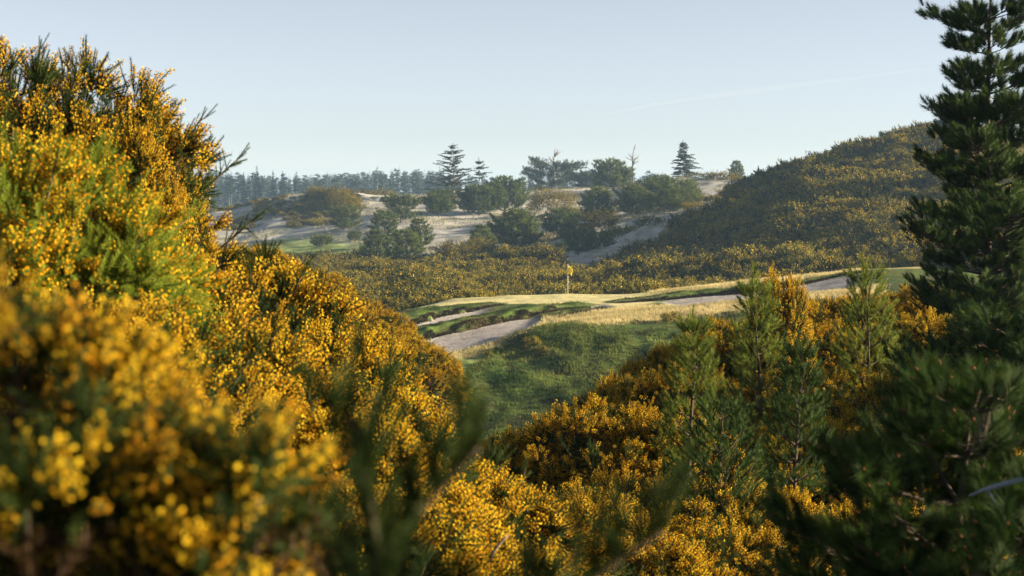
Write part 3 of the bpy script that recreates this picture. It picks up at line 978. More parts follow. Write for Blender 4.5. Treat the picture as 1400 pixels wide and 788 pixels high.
def scatter_stuff(name, label, x, y, z, sc, sources):
    """one stuff object: geometry nodes put one of the sources at every point"""
    me = bpy.data.meshes.new(name)
    co = np.column_stack([x, y, z])
    me.vertices.add(len(co)); me.vertices.foreach_set("co", co.ravel().astype(np.float32))
    n = len(x)
    a = me.attributes.new("rz", 'FLOAT', 'POINT'); a.data.foreach_set("value", rng.uniform(0, 6.28, n).astype(np.float32))
    a = me.attributes.new("sc", 'FLOAT', 'POINT'); a.data.foreach_set("value", np.asarray(sc, np.float32))
    a = me.attributes.new("pick", 'INT', 'POINT'); a.data.foreach_set("value", rng.integers(0, len(sources), n).astype(np.int32))
    me.update()
    o = link(name, me)
    ng = bpy.data.node_groups.new(name + "_scatter", 'GeometryNodeTree')
    ng.interface.new_socket("Geometry", in_out='INPUT', socket_type='NodeSocketGeometry')
    ng.interface.new_socket("Geometry", in_out='OUTPUT', socket_type='NodeSocketGeometry')
    N = ng.nodes; L = ng.links
    gi = N.new("NodeGroupInput"); go = N.new("NodeGroupOutput")
    iop = N.new("GeometryNodeInstanceOnPoints")
    jn = N.new("GeometryNodeJoinGeometry")
    for s in reversed(sources):
        oi = N.new("GeometryNodeObjectInfo"); oi.inputs["Object"].default_value = s
        oi.inputs["As Instance"].default_value = True
        L.new(oi.outputs["Geometry"], jn.inputs[0])

    def na(nm, dt):
        q = N.new("GeometryNodeInputNamedAttribute"); q.data_type = dt; q.inputs["Name"].default_value = nm
        return q.outputs["Attribute"]
    cx = N.new("ShaderNodeCombineXYZ"); L.new(na("rz", 'FLOAT'), cx.inputs[2])
    er = N.new("FunctionNodeEulerToRotation"); L.new(cx.outputs[0], er.inputs[0])
    L.new(gi.outputs[0], iop.inputs["Points"]); L.new(jn.outputs[0], iop.inputs["Instance"])
    iop.inputs["Pick Instance"].default_value = True
    L.new(na("pick", 'INT'), iop.inputs["Instance Index"])
    L.new(er.outputs[0], iop.inputs["Rotation"]); L.new(na("sc", 'FLOAT'), iop.inputs["Scale"])
    L.new(iop.outputs[0], go.inputs[0])
    md = o.modifiers.new("scatter", 'NODES'); md.node_group = ng
    return stuff(o, label)


SRC = []
for k in range(4):
    SRC.append([o for o in COL.objects if o.data == far[k]][0])
scatter_stuff("gorse_thicket", "olive and gold gorse thicket covering the hill and the flat behind the green", tx[rest], ty[rest], tz[rest] - .1, tsc[rest], SRC)


# ------------------------------------------------------------------ pines
def needle_template(n, axis, nl, wid, r, up=.75):
    v = []; t = []; c = []
    for k in range(n):
        z = axis * r.uniform(0, 1)
        a = r.uniform(0, 6.28)
        el = r.uniform(up - .35, up + .35)
        d = np.array([math.cos(a) * math.cos(el), math.sin(a) * math.cos(el), math.sin(el)])
        s = np.array([-math.sin(a), math.cos(a), 0]) * wid
        o = np.array([0, 0, z]); l = nl * r.uniform(.75, 1.15)
        b = len(v)
        v += [tuple(o - s), tuple(o + s), tuple(o + d * l)]
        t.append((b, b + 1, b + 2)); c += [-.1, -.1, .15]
    return np.array(v), np.array(t), np.array(c)


def pine(seed, H, prof, whorls, nper, tuft, needles, wid, z0=.15, upcurve=.35, side=4, bend=.04, bud=False, nl=1.0, axis=.8, up=.75, trunk_r=None, tops=1.0, dense=.6, gappy=False, sag=0.0):
    """prof: crown radius at relative height 0..1; returns crown, wood and bud geometry"""
    r = np.random.default_rng(seed)
    cr = Geo(); wd = Geo(); bu = Geo()
    T = [needle_template(needles, axis, nl, wid, r, up) for _ in range(3)]
    tr = trunk_r or H * .018
    hz = np.linspace(0, 1, 14)
    ph = r.uniform(0, 6.28)
    off = np.column_stack([np.sin(hz * 3 + ph), np.cos(hz * 2.3 + ph)]) * bend * H * hz[:, None]
    tp = np.column_stack([off - off[0], hz * H])
    tp[0, 2] = -.15 * min(1, H / 5)
    wd.tube(tp, tr * (1 - .88 * hz) + .002, 8)
    P = []; D = []; Sc = []; Ti = []

    def tuft_at(p, d, s, ti):
        P.append(p); D.append(d); Sc.append(s); Ti.append(ti)
    for w_ in range(whorls):
        hr = z0 + (1 - z0) * ((w_ + .3) / whorls) ** .95
        hr = min(.985, hr + r.uniform(-.01, .01))
        c0 = np.array([np.interp(hr, hz, tp[:, 0]), np.interp(hr, hz, tp[:, 1]), hr * H])
        a0 = r.uniform(0, 6.28)
        nb = nper if hr < .8 else max(3, nper - 1)
        for b in range(nb):
            a = a0 + b * 6.28 / nb + r.uniform(-.35, .35)
            L = prof(hr) * r.uniform(.68, 1.12) * (r.choice([.62, .85, 1, 1.22]) if gappy else 1)
            if gappy and r.uniform() < .06:
                continue
            if L < tuft * .5:
                L = tuft * .5
            dh = np.array([math.cos(a), math.sin(a), 0])
            uc = upcurve * r.uniform(.6, 1.3)
            s0 = r.uniform(.05, .3) - sag
            ts = np.linspace(0, 1, 6)
            br = c0 + dh * (L * ts)[:, None] + np.array([0, 0, 1]) * (L * (s0 * ts + uc * ts ** 2))[:, None]
            wd.tube(br, np.linspace(tr * .38 * min(1, L / (H * .18)) * (1 - .6 * hr) + .003, .003, 6), 5)
            dirend = norm(br[-1] - br[-2])
            tuft_at(br[-1], norm(dirend + np.array([0, 0, .5])), tuft, r.uniform(.3, .7))
            nst = max(2, int(L / (tuft * dense)))
            for st in range(nst):
                q = .28 + .72 * (st + r.uniform(.2, .8)) / nst
                q = min(q, .97)
                pb = np.array([np.interp(q, ts, br[:, i]) for i in range(3)])
                for sd in range(side):
                    sg = 1 if sd % 2 else -1
                    an = a + sg * r.uniform(.5, 1.2)
                    ln = L * .34 * (1.1 - .6 * q) * r.uniform(.5, 1.2) + tuft * .2
                    sdv = np.array([math.cos(an), math.sin(an), r.uniform(-.1, .75)])
                    e = pb + sdv * ln
                    if ln > tuft * .7 and sd < 2:
                        wd.tube(np.array([pb, (pb + e) / 2 - np.array([0, 0, .02 * ln]), e]), [.006 * H / 5 + .001, .004 * H / 5 + .001, .002], 4)
                    dv = norm(norm(sdv) + np.array([0, 0, .7]))
                    tuft_at(e, dv, tuft * r.uniform(.75, 1.1), r.uniform(.15, .75))
                    if ln > tuft:
                        tuft_at(pb + sdv * ln * .5, dv, tuft * .8, r.uniform(.1, .5))
    for k in range(5):
        tuft_at(tp[-1] - np.array([0, 0, tuft * .5 * k]), norm(np.array([r.normal(0, .15), r.normal(0, .15), 1])), tuft * tops, .6)
    P = np.array(P); D = np.array(D); Sc = np.array(Sc); Ti = np.array(Ti)
    wh = r.integers(0, 3, len(P))
    for k in range(3):
        m = wh == k
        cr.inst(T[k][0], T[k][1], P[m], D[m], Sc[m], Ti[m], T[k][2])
    if bud:
        ov = np.array([(0, 0, -.5), (.5, 0, .1), (0, .5, .1), (-.5, 0, .1), (0, -.5, .1), (0, 0, 1.6)]) * .15
        ot = np.array([(0, 2, 1), (0, 3, 2), (0, 4, 3), (0, 1, 4), (5, 1, 2), (5, 2, 3), (5, 3, 4), (5, 4, 1)])
        m = r.uniform(0, 1, len(P)) < .3
        bu.inst(ov, ot, P[m] + D[m] * Sc[m][:, None] * .85, D[m], Sc[m], r.uniform(.2, .9, m.sum()))
    return cr, wd, bu


def put_pine(geo, loc, label, needle='pine_needle', cat="pine tree", name="pine_tree", rz=0.0, sc=1.0, bark='pine_bark', buds=False, group=None):
    cr, wd, bu = geo
    o = thing(name, label, cat, loc, rz, (sc, sc, sc), group)
    link("trunk", wd.mesh(name + "_trunk", [bark]), o)
    c = link("crown", cr.mesh(name + "_crown", [needle]), o)
    if buds:
        link("buds", bu.mesh(name + "_buds", ['pine_bud']), c)
    return o


def interp(*pts):
    xs = [p[0] for p in pts]; ys_ = [p[1] for p in pts]
    return lambda h: float(np.interp(h, xs, ys_))


# the tall pine on the right
d = 24.0
x = (1352 - 700) / F * d
zt = W(1352, -22, d)[2]
zb = gz(x, d)
H = zt - zb
g = pine(301, H, interp((0, .9), (.18, 1.25), (.32, 1.4), (.42, 1.05), (.46, .75), (.52, .95), (.62, .9), (.70, .8), (.76, .62), (.88, .6), (.95, .42), (1, .2)), 18, 6, .19, 70, .022, z0=.14, upcurve=.20, side=6, bend=.012, nl=.5, axis=.7, trunk_r=.085, dense=.55, gappy=True)
put_pine(g, (x, d, zb), "tall dark shore pine rising against the sky beside the gorse-covered hill")
# heavy dark pine in front of it
d = 15.5
x = (1370 - 700) / F * d
zb = gz(x, d)
H = W(1330, 432, d)[2] - zb
g = pine(302, H, interp((0, .5), (.2, 1.05), (.6, 1.0), (.85, .6), (1, .2)), 9, 6, .14, 52, .025, z0=.1, upcurve=.22, nl=.55, side=6)
put_pine(g, (x, d, zb), "broad dark pine whose flat branches spread below the tall shore pine")
# soft dark pine close to the camera
d = 5.4
x = (1310 - 700) / F * d
zb = gz(x, d)
H = W(1310, 528, d)[2] - zb
g = pine(303, H, interp((0, .3), (.25, .56), (.55, .56), (.75, .42), (.9, .28), (1, .12)), 9, 6, .085, 130, .011, z0=.22, upcurve=.3, bud=True, nl=.7, trunk_r=.03, side=5, dense=.7)
put_pine(g, (x, d, zb), "bushy dark green pine close to the camera with reddish buds on its tufts", buds=True)
# saplings
for k, (px, py, d, rad, H, lab, mat_, tf, tops) in enumerate([
    (1040, 392, 16.0, .26, 1.75, "young pine with pale upright tips in front of the right-hand bunker", 'pine_fresh', .14, 1.6),
    (1185, 372, 18.0, .32, 1.75, "young pine with a sunlit yellow-green side below the wide pine limb", 'pine_fresh', .15, 1.4),
    (943, 445, 14.0, .20, 1.35, "smallest young pine, its tip just over the amber gorse by the slope", 'pine_fresh', .13, 1.3),
    (1088, 480, 13.5, .22, 1.35, "dark young pine standing between the two pale-tipped young pines", 'pine_needle', .13, 1.2),
    (990, 556, 12.5, .34, 1.35, "bushy dark young pine in the middle of the amber gorse bank", 'pine_needle', .13, 1.0),
]):
    p = W(px, py, d)
    g = pine(320 + k, H, interp((0, rad), (.3, rad), (.6, rad * .8), (.85, rad * .4), (1, .06)), 9, 5, tf, 60, .022, z0=.08, upcurve=.5, side=3, nl=.36, axis=1.0, up=.8, tops=tops, trunk_r=.022, dense=.55)
    put_pine(g, (p[0], p[1], p[2] - H), lab, needle=mat_, name="pine_sapling", cat="young pine")

# ------------------------------------------------------------------ trees on the far dunes: px, top py, base py, width px, distance, label
MIDPINES = [
    (690, 243, 296, 66, 372, 0, "rounded green pine beside the tall open spruce, tallest of its clump"),
    (655, 256, 300, 62, 366, 0, "wide dark pine in front of the flat-topped tree beside the spruce"),
    (602, 262, 294, 50, 378, 0, "low dark pine left of the tall open spruce"),
    (838, 221, 264, 56, 400, 0, "round-headed pine on the skyline beside the bare dead snag"),
    (818, 258, 303, 48, 332, 0, "light green pine on the pale sand slope between two dark pines"),
    (866, 254, 298, 48, 322, 0, "dark pine in the group beside the narrow sand ridge, leftmost of the group"),
    (903, 243, 292, 66, 326, 0, "tallest pine in the group beside the narrow sand ridge"),
    (938, 248, 290, 46, 330, 0, "rightmost pine in the group beside the narrow sand ridge"),
    (908, 268, 297, 84, 316, 1, "long low hedge-like pine in front of the group beside the sand ridge"),
    (706, 288, 340, 66, 282, 0, "big dark bushy pine standing on the sand at the edge of the thicket"),
    (767, 287, 321, 54, 300, 0, "dark pointed pine alone on the pale sand slope"),
    (658, 310, 348, 36, 276, 0, "small dark pine between the paired pines and the big bushy one"),
    (514, 317, 364, 46, 266, 0, "left one of the paired pines at the edge of the fairway"),
    (556, 316, 364, 44, 268, 0, "right one of the paired pines at the edge of the fairway"),
    (574, 300, 328, 32, 302, 0, "dark pine uphill of the paired pines"),
    (526, 290, 314, 42, 315, 1, "low bush pine on the sand above the paired pines"),
    (548, 269, 292, 46, 345, 1, "wide olive pine thicket at the foot of the far dune crest"),
    (790, 318, 352, 54, 258, 1, "low black-green bush pine where the sand ridge begins"),
    (440, 325, 341, 28, 322, 1, "small flat dark bush alone on the pale slope above the fairway"),
    (472, 284, 318, 40, 352, 1, "dark bush on the flank of the far dune below its golden crest"),
    (484, 318, 328, 16, 330, 1, "tiny dark bush beside the flat one on the pale slope"),
    (600, 268, 292, 40, 360, 1, "low dark pine bush on the sand left of the wide dark pine"),
    (755, 226, 268, 84, 500, 2, "bluish wind-shaped tree mass on the skyline with thin twigs on top"),
    (800, 240, 272, 46, 480, 2, "bluish low tree behind the round-headed pine"),
    (1006, 221, 244, 20, 420, 0, "tiny dark conifer on the skyline right of the skyline spruce"),
    (1300, 160, 186, 44, 257, 2, "dark wind-shaped shrub on top of the hill by the tall shore pine"),
    (1150, 214, 226, 22, 276, 2, "small dark shrub on the crest of the hill, halfway up"),
    (1212, 184, 204, 22, 268, 2, "small dark shrub on the crest of the hill near its top"),
    (1110, 226, 240, 20, 282, 2, "small dark shrub on the crest of the hill near its lower end"),
]
for k, (px, pt, pb, wpx, d, kind, lab) in enumerate(MIDPINES):
    x = (px - 700) / F * d
    zt = W(px, pt, d)[2]; zb = min(gz(x, d), W(px, pb, d)[2] + .3)
    if kind == 2:
        zb = gz(x, d)
    H = max(.8, zt - zb)
    R = wpx / F * d * .5
    pf = [interp((0, R * .9), (.25, R * 1.05), (.55, R * .85), (.8, R * .5), (1, R * .12)),
          interp((0, R), (.5, R * 1.0), (.8, R * .7), (1, R * .3)),
          interp((0, R * .3), (.35, R * .6), (.7, R * 1.05), (.9, R * .9), (1, R * .4))][kind]
    tf = max(.38, min(.75, H * .11))
    g = pine(400 + k, H, pf, 7 if kind == 0 else 5, 6 if kind != 2 else 5, tf, 14, .07, z0=.05 if kind != 2 else .2, upcurve=.3 if kind != 2 else .12, side=4 if kind != 2 else 6, nl=.7, axis=.7, trunk_r=.03 * H)
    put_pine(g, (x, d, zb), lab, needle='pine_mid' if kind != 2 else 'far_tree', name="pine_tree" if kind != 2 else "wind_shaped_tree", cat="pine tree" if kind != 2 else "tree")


def spruce(seed, H, R, whorls, nper, droop, tuft, wid, dens=1.0, z0=.15, onesided=0):
    r = np.random.default_rng(seed)
    cr = Geo(); wd = Geo()
    T = [needle_template(12, .9, .55, wid, r, .5) for _ in range(3)]
    hz = np.linspace(0, 1, 10)
    tp = np.column_stack([.01 * H * np.sin(hz * 4), .01 * H * np.cos(hz * 3), hz * H]); tp[0, 2] = -.3
    wd.tube(tp, H * .018 * (1 - .9 * hz) + .02, 7)
    P = []; D = []; Sc = []
    for w_ in range(whorls):
        hr = z0 + (1 - z0) * (w_ + r.uniform(0, .9)) / whorls
        c0 = np.array([np.interp(hr, hz, tp[:, 0]), np.interp(hr, hz, tp[:, 1]), hr * H])
        a0 = r.uniform(0, 6.28)
        for b in range(nper):
            a = a0 + b * 6.28 / nper + r.uniform(-.4, .4)
            L = R * (1.02 - hr) ** .62 * r.uniform(.4, 1.2)
            if onesided:
                L *= 1 + onesided * math.cos(a)
            if r.uniform() < .12 and hr < .8:
                L *= .4
            ts = np.linspace(0, 1, 5); sl0 = r.uniform(.02, .5)
            br = c0 + np.array([math.cos(a), math.sin(a), 0]) * (L * ts)[:, None] + np.array([0, 0, 1]) * (L * (sl0 * ts - droop * ts ** 2))[:, None]
            wd.tube(br, np.linspace(H * .006, .012, 5), 4)
            n = max(2, int(L / tuft * 2.0 * dens))
            for q in np.linspace(.22, 1, n):
                pb = np.array([np.interp(q, ts, br[:, i]) for i in range(3)])
                for sd in (-1, 0, 1):
                    an = a + sd * r.uniform(.5, 1.0)
                    P.append(pb); D.append((math.cos(an), math.sin(an), r.uniform(-.5, .15))); Sc.append(tuft * r.uniform(.6, 1.1) * (1.1 - .4 * q))
    for k in range(4):
        P.append(tp[-1] - np.array([0, 0, tuft * .5 * k])); D.append((0, 0, 1)); Sc.append(tuft)
    P = np.array(P); D = np.array(D, float); Sc = np.array(Sc); wh = r.integers(0, 3, len(P))
    for k in range(3):
        m = wh == k
        cr.inst(T[k][0], T[k][1], P[m], D[m], Sc[m], r.uniform(.1, .9, m.sum()), T[k][2])
    return cr, wd, None


for k, (px, pt, d, wpx, wh, npr, dr, dn, z0, os_, lab) in enumerate([
    (620, 199, 395, 84, 24, 4, .12, .8, .05, 0, "tall open spruce with sparse layered branches standing out on the skyline"),
    (655, 219, 398, 40, 7, 5, .0, .75, .45, .35, "flat-topped wind-bent tree leaning beside the tall open spruce"),
    (933, 195, 410, 46, 24, 4, .22, 1.0, .10, .15, "dense dark spruce alone on the skyline above the pine group"),
]):
    x = (px - 700) / F * d
    zb = gz(x, d)
    H = W(px, pt, d)[2] - zb
    R = wpx / F * d * .5
    g = spruce(500 + k, H, R, wh, npr, dr, .62, .09, dn, z0, os_)
    put_pine(g, (x, d, zb), lab, needle='spruce_needle', name="spruce_tree" if k != 1 else "wind_bent_tree", cat="spruce" if k != 1 else "tree", bark='dead_wood')


def snag(seed, H, n, lean=0.0):
    r = np.random.default_rng(seed)
    wd = Geo(); lm = Geo()
    hz = np.linspace(0, 1, 9)
    tp = np.column_stack([lean * hz ** 2 * H + .02 * H * np.sin(hz * 7), .01 * H * np.cos(hz * 5), hz * H]); tp[0, 2] = -.3
    wd.tube(tp, H * .022 * (1 - .8 * hz) + .02, 7)
    for k in range(n):
        hr = r.uniform(.4, .97)
        c0 = np.array([np.interp(hr, hz, tp[:, i]) for i in range(3)])
        a = r.uniform(0, 6.28); L = H * r.uniform(.12, .32) * (1.25 - hr)
        dv = np.array([math.cos(a), .4 * math.sin(a), r.uniform(.3, 1.3)])
        m_ = c0 + dv * L * .5 + r.normal(0, .08 * L, 3); e = c0 + dv * L + np.array([0, 0, .15 * L])
        lm.tube(np.array([c0, m_, e]), [H * .008 + .01, H * .006 + .01, .015], 4)
        for q in range(2):
            e2 = m_ + (e - m_) * r.uniform(.2, .9) + r.normal(0, .3 * L, 3) * np.array([1, .5, .6])
            lm.tube(np.array([m_, e2]), [H * .004 + .01, .012], 4)
    return wd, lm


for k, (px, pt, pb, d, ln, n, lab) in enumerate([
    (864, 197, 246, 405, .06, 9, "bare dead snag with a forked top beside the round-headed pine"),
    (758, 203, 262, 498, .0, 12, "thin bare dead tree poking out of the bluish tree mass on the skyline"),
    (730, 222, 262, 500, -.1, 7, "short bare twiggy dead tree at the edge of the bluish tree mass"),
]):
    x = (px - 700) / F * d
    zb = gz(x, d)
    H = W(px, pt, d)[2] - zb
    wd, lm = snag(600 + k, H, n, ln)
    o = thing("dead_tree", lab, "dead tree", (x, d, zb))
    link("trunk", wd.mesh("dead_trunk", ['dead_wood']), o)
    link("branches", lm.mesh("dead_branches", ['dead_wood']), o)

# ------------------------------------------------------------------ gorse and heath patches on the dunes: px, top py, base py, width px, d
DUNEGORSE = [
    (752, 262, 282, 66, 352, "golden gorse bush on the pale sand under the bluish tree mass"),
    (620, 334, 358, 60, 262, "orange-brown gorse bush between the paired pines and the thicket"),
    (655, 328, 352, 46, 266, "orange-brown gorse bush next to the small dark pine"),
    (640, 342, 364, 60, 258, "low golden gorse bush in front of the orange-brown ones"),
    (822, 294, 314, 46, 298, "golden gorse bush right behind the little mown mound"),
    (800, 306, 320, 26, 292, "small golden gorse bush at the end of the mown mound"),
    (888, 297, 318, 40, 290, "golden gorse bush between the mown mound and the sand ridge"),
    (850, 312, 336, 56, 272, "olive gorse bush below the mown mound along the sand ridge"),
    (820, 322, 344, 44, 264, "olive gorse bush lower down along the sand ridge"),
    (950, 278, 292, 34, 305, "bright yellow gorse bush at the end of the pine group"),
    (1000, 258, 274, 36, 312, "golden gorse bush at the upper end of the sand ridge"),
    (975, 268, 280, 30, 318, "low golden gorse bush above the sand ridge"),
    (868, 250, 262, 24, 330, "bright gorse bush glowing on top of the dark pine group"),
    (980, 236, 254, 64, 390, "long golden gorse mound on the skyline past the spruce"),
    (1025, 242, 262, 56, 385, "golden gorse mound on the skyline near the foot of the hill"),
    (440, 262, 300, 50, 398, "olive heath mound on top of the far dune"),
    (470, 264, 312, 52, 390, "golden gorse mound on the sunny crest of the far dune"),
    (490, 280, 300, 30, 388, "bright gorse bush at the sunlit end of the far dune crest"),
    (520, 262, 282, 44, 420, "orange gorse mound on the second crest of the far dune"),
    (495, 260, 272, 40, 425, "dark heath mound between the two crests of the far dune"),
    (540, 270, 286, 50, 400, "golden gorse mound below the second crest of the far dune"),
    (575, 270, 290, 36, 392, "yellow gorse mound at the edge of the low dark pine"),
    (432, 257, 268, 26, 404, "little dark bush on the highest point of the far dune"),
    (455, 300, 312, 56, 375, "low olive heath patch on the shaded flank of the far dune"),
    (350, 308, 320, 36, 385, "small orange heath patch low on the shaded flank of the far dune"),
]
for k, (px, pt, pb, wpx, d, lab) in enumerate(DUNEGORSE):
    x = (px - 700) / F * d
    zt = W(px, pt, d)[2]; zb = min(gz(x, d), W(px, pb, d)[2] + .3)
    h = max(1.0, zt - zb)
    R = wpx / F * d * .5
    f_, l_, _ = gorse_parts(700 + k, (R, R * .8), int(60 + 28 * R * h), 3, .42, 2, .85 if 'dark' not in lab and 'olive' not in lab else .35, h, wood=False)
    o = thing("gorse_bush" if 'heath' not in lab else "heath_bush", lab, "gorse bush" if 'heath' not in lab else "heath bush", (x, d, zb - .15))
    link("foliage", f_.mesh("dune_gorse_foliage", ['thicket_leaf', 'gorse_dead']), o)
    link("blossom", l_.mesh("dune_gorse_blossom", ['thicket_flower']), o)

hx = rng.uniform(-85, 20, 9000); hy = rng.uniform(330, 470, 9000)
hh = fbm(hx / 16, hy / 26, 77, 4) + 0.5 * smooth(-60, -42, hx) * (1 - smooth(-40, -30, hx)) * smooth(370, 390, hy) - 0.25
m = (hh > .1) & (rng.uniform(0, 1, len(hx)) < .55)
hx, hy = hx[m], hy[m]
scatter_stuff("heath", "low olive heath covering the flank of the far dune", hx, hy, ground(hx, hy) - .1, rng.uniform(.25, .62, len(hx)), SRC)

# ------------------------------------------------------------------ distant forest
fr = np.random.default_rng(9)
trees = Geo()


def far_tree(G, x, y, z, H, kind, dens=1.0):
    G.tube(np.array([[x, y, z - .5], [x, y, z + H * .98]]), [H * .008 + .04, .04], 4, .5, 1)
    n = int(130 * dens)
    hr = fr.uniform(.3 if kind else .12, 1, n)
    a = fr.uniform(0, 6.28, n)
    R = H * (.17 * (1.03 - hr) ** .8 if kind == 0 else .15 * np.sqrt(np.clip(1 - ((hr - .72) / .32) ** 2, .02, 1))) * fr.uniform(.6, 1.2, n)
    P = np.column_stack([x + 0 * a, y + 0 * a, z + hr * H])
    D = np.column_stack([np.cos(a), np.sin(a), fr.uniform(-.4, .15, n)])
    tv = np.array([(-.28, 0, .15), (.28, 0, .15), (.1, 0, 1.0), (-.1, .05, .9)]); tt = np.array([(0, 1, 2), (0, 2, 3)])
    G.inst(tv, tt, P, D, R, fr.uniform(.1, .9, n), width=R * 1.2 + .5, roll=fr.uniform(-.5, .5, n))


for k in range(1050):
    d = fr.uniform(760, 1150)
    px = fr.uniform(225, 1330)
    x = (px - 700) / F * d
    top = 241 + 4 * math.sin(px * .02) + 5 * smooth(560, 700, px) + fr.normal(0, 3.9)
    z = -10.0
    H = max(7, W(px, top, d)[2] - z)
    far_tree(trees, x, d, z, H, 0 if fr.uniform() < .6 else 1)
o = link("forest", trees.mesh("forest", ['far_tree', 'far_trunk']))
stuff(o, "hazy bluish conifer forest along the horizon")
for k, (px, top, lab) in enumerate([(352, 226, "tallest hazy conifer standing above the far forest line"),
                                    (374, 233, "pointed hazy conifer just right of the tallest one in the far forest"),
                                    (387, 234, "slim hazy conifer next to the pointed one in the far forest"),
                                    (406, 234, "hazy conifer with a small spiked top above the far dune"),
                                    (490, 236, "broad-topped hazy conifer above the saddle of the far dune"),
                                    (553, 240, "hazy conifer with a fine tip left of the tall open spruce"),
                                    (334, 235, "hazy conifer left of the tallest one in the far forest")]):
    d = 740
    x = (px - 700) / F * d
    H = W(px, top, d)[2] + 10
    o = thing("distant_conifer", lab, "conifer", (x, d, -10))
    g = Geo(); far_tree(g, 0, 0, 0, H, 0, 2.2)
    v = np.concatenate(g.v); t = np.concatenate(g.t); c = np.concatenate(g.c); mm = np.concatenate(g.m)
    for nm, sel, mt in (("trunk", mm == 1, 'far_trunk'), ("crown", mm == 0, 'far_tree')):
        h_ = Geo(); h_.add(v, t[sel], c); link(nm, h_.mesh("distant_" + nm, [mt]), o)


# ------------------------------------------------------------------ grass
def grass(name, label, x, y, h, blades, mat, lean=.35, wid=.012):
    r = np.random.default_rng(len(name))
    z = ground(x, y)
    K = len(x)
    X = np.repeat(x, blades) + r.normal(0, .06, K * blades); Y = np.repeat(y, blades) + r.normal(0, .06, K * blades); Z = np.repeat(z, blades) - .03
    hh = np.repeat(h, blades) * r.uniform(.5, 1.15, K * blades)
    D = np.column_stack([r.normal(-.12, lean, K * blades), r.normal(0, lean, K * blades), np.ones(K * blades)])
    g = Geo()
    tv = np.array([(-1, 0, 0), (1, 0, 0), (.6, 0, .6), (0, .8, 1.0)]); tt = np.array([(0, 1, 2), (0, 2, 3)])
    tone = np.repeat(.4 + 1.1 * fbm(x / 2.2, y / 2.2, 61, 3), blades) + r.uniform(-.25, .25, K * blades)
    g.inst(tv, tt, np.column_stack([X, Y, Z]), D, hh, np.clip(tone, 0, 1), width=wid * r.uniform(.6, 1.4, K * blades))
    return stuff(link(name, g.mesh(name, [mat])), label)


gx = rng.uniform(-9, 22, 60000); gy = rng.uniform(84, 110, 60000)
sd = poly_sd(gx, gy, GOLD)
m = (sd < .2) & (poly_sd(gx, gy, APPROACH) < -.3) & (rng.uniform(0, 1, len(gx)) < .62 + 1.2 * fbm(gx / 3, gy / 3, 71, 3))
for p in SAND:
    m &= poly_sd(gx, gy, p) < -.2
grass("rough_grass", "long rough green grass on the slope below the golf green", gx[m], gy[m], .14 + .42 * np.clip(fbm(gx[m] / 1.5, gy[m] / 1.5, 81, 3) + .3, 0, 1) ** 1.5, 4, 'grass_rough', wid=.018)
gx = rng.uniform(-7, 26, 56000); gy = rng.uniform(102, 133, 56000)
m = np.maximum(np.maximum(poly_sd(gx, gy, GOLD), poly_sd(gx, gy, GOLD2)), poly_sd(gx, gy, GOLD3) - .1) > -.3 + .6 * rng.uniform(-1, 1, len(gx))
for p in SAND:
    m &= poly_sd(gx, gy, p) < -.15
grass("golden_grass", "sunlit golden fescue fringing the bunker and the back of the green", gx[m], gy[m], .14 + .16 * rng.uniform(0, 1, m.sum()), 4, 'grass_gold', wid=.012)
# grass hanging on the bunker lips
lx = []; ly = []
for pts, hw, st in RIDGES:
    for a, b in zip(pts[:-1], pts[1:]):
        n = int(np.hypot(*(b - a)[:2]) * 85)
        t = rng.uniform(0, 1, n)
        lx.append(a[0] + t * (b - a)[0] + rng.uniform(-1, 1, n) * (hw - .15) * .7); ly.append(a[1] + t * (b - a)[1] + rng.uniform(-1, 1, n) * (hw - .15) * .7)
lx = np.concatenate(lx); ly = np.concatenate(ly)
grass("lip_grass", "shaggy green grass on the lips of the bunkers", lx, ly, .08 + .1 * rng.uniform(0, 1, len(lx)), 4, 'grass_rough', wid=.012)
gx = rng.uniform(-85, 60, 26000); gy = rng.uniform(258, 440, 26000)
px = 700 + F * gx / gy
lim = np.interp(px, [250, 480, 600, 740, 770, 800, 880, 960, 1020, 1050], [272, 276, 262, 252, 228, 226, 242, 258, 279, 293])
m = (gy > lim + 2) & (px < 1040) & (px > 250) & (fbm(gx / 12, gy / 20, 91, 4) > 0.02)
for p in (FAIR, FAIR2, FAIR3):
    m &= poly_sd(gx, gy, p) < 0
grass("dune_grass", "thin marram grass on the pale dunes", gx[m], gy[m], .45 + .35 * rng.uniform(0, 1, m.sum()), 3, 'grass_dune', wid=.05)

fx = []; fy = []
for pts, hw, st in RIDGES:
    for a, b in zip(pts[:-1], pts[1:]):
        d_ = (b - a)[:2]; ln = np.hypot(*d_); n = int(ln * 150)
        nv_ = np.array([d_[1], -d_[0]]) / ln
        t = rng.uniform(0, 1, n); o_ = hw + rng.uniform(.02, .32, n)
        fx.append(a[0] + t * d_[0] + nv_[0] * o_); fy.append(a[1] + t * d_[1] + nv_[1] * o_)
grass("lip_fringe", "brown fescue hanging over the steep faces of the bunkers, coloured darker as their shade", np.concatenate(fx), np.concatenate(fy), .10 + .16 * rng.uniform(0, 1, sum(map(len, fx))), 4, 'grass_brown_shade', lean=.6, wid=.016)

# small plants on the slope
for px, py, d, s_, lab in [(618, 497, 102, .22, "tiny flowering gorse seedling low on the mown apron below the bunker"),
                           (668, 492, 103, .2, "tiny gorse seedling right of the other one on the edge of the rough slope"),
                           (728, 468, 104, .42, "reddish-brown scrubby bush on the slope below the big bunker"),
                           (742, 474, 103, .3, "small scrubby bush touching the reddish-brown one on the slope"),
                           (918, 446, 107.5, .42, "small gorse bush alone where the golden grass meets the green slope")]:
    x = (px - 700) / F * d
    o = link("small_bush", far[1 if '918' not in str(px) else 2])
    o.location = (x, d, gz(x, d) - .05); o.scale = (s_, s_, s_)
    tag(o, lab, "bush")

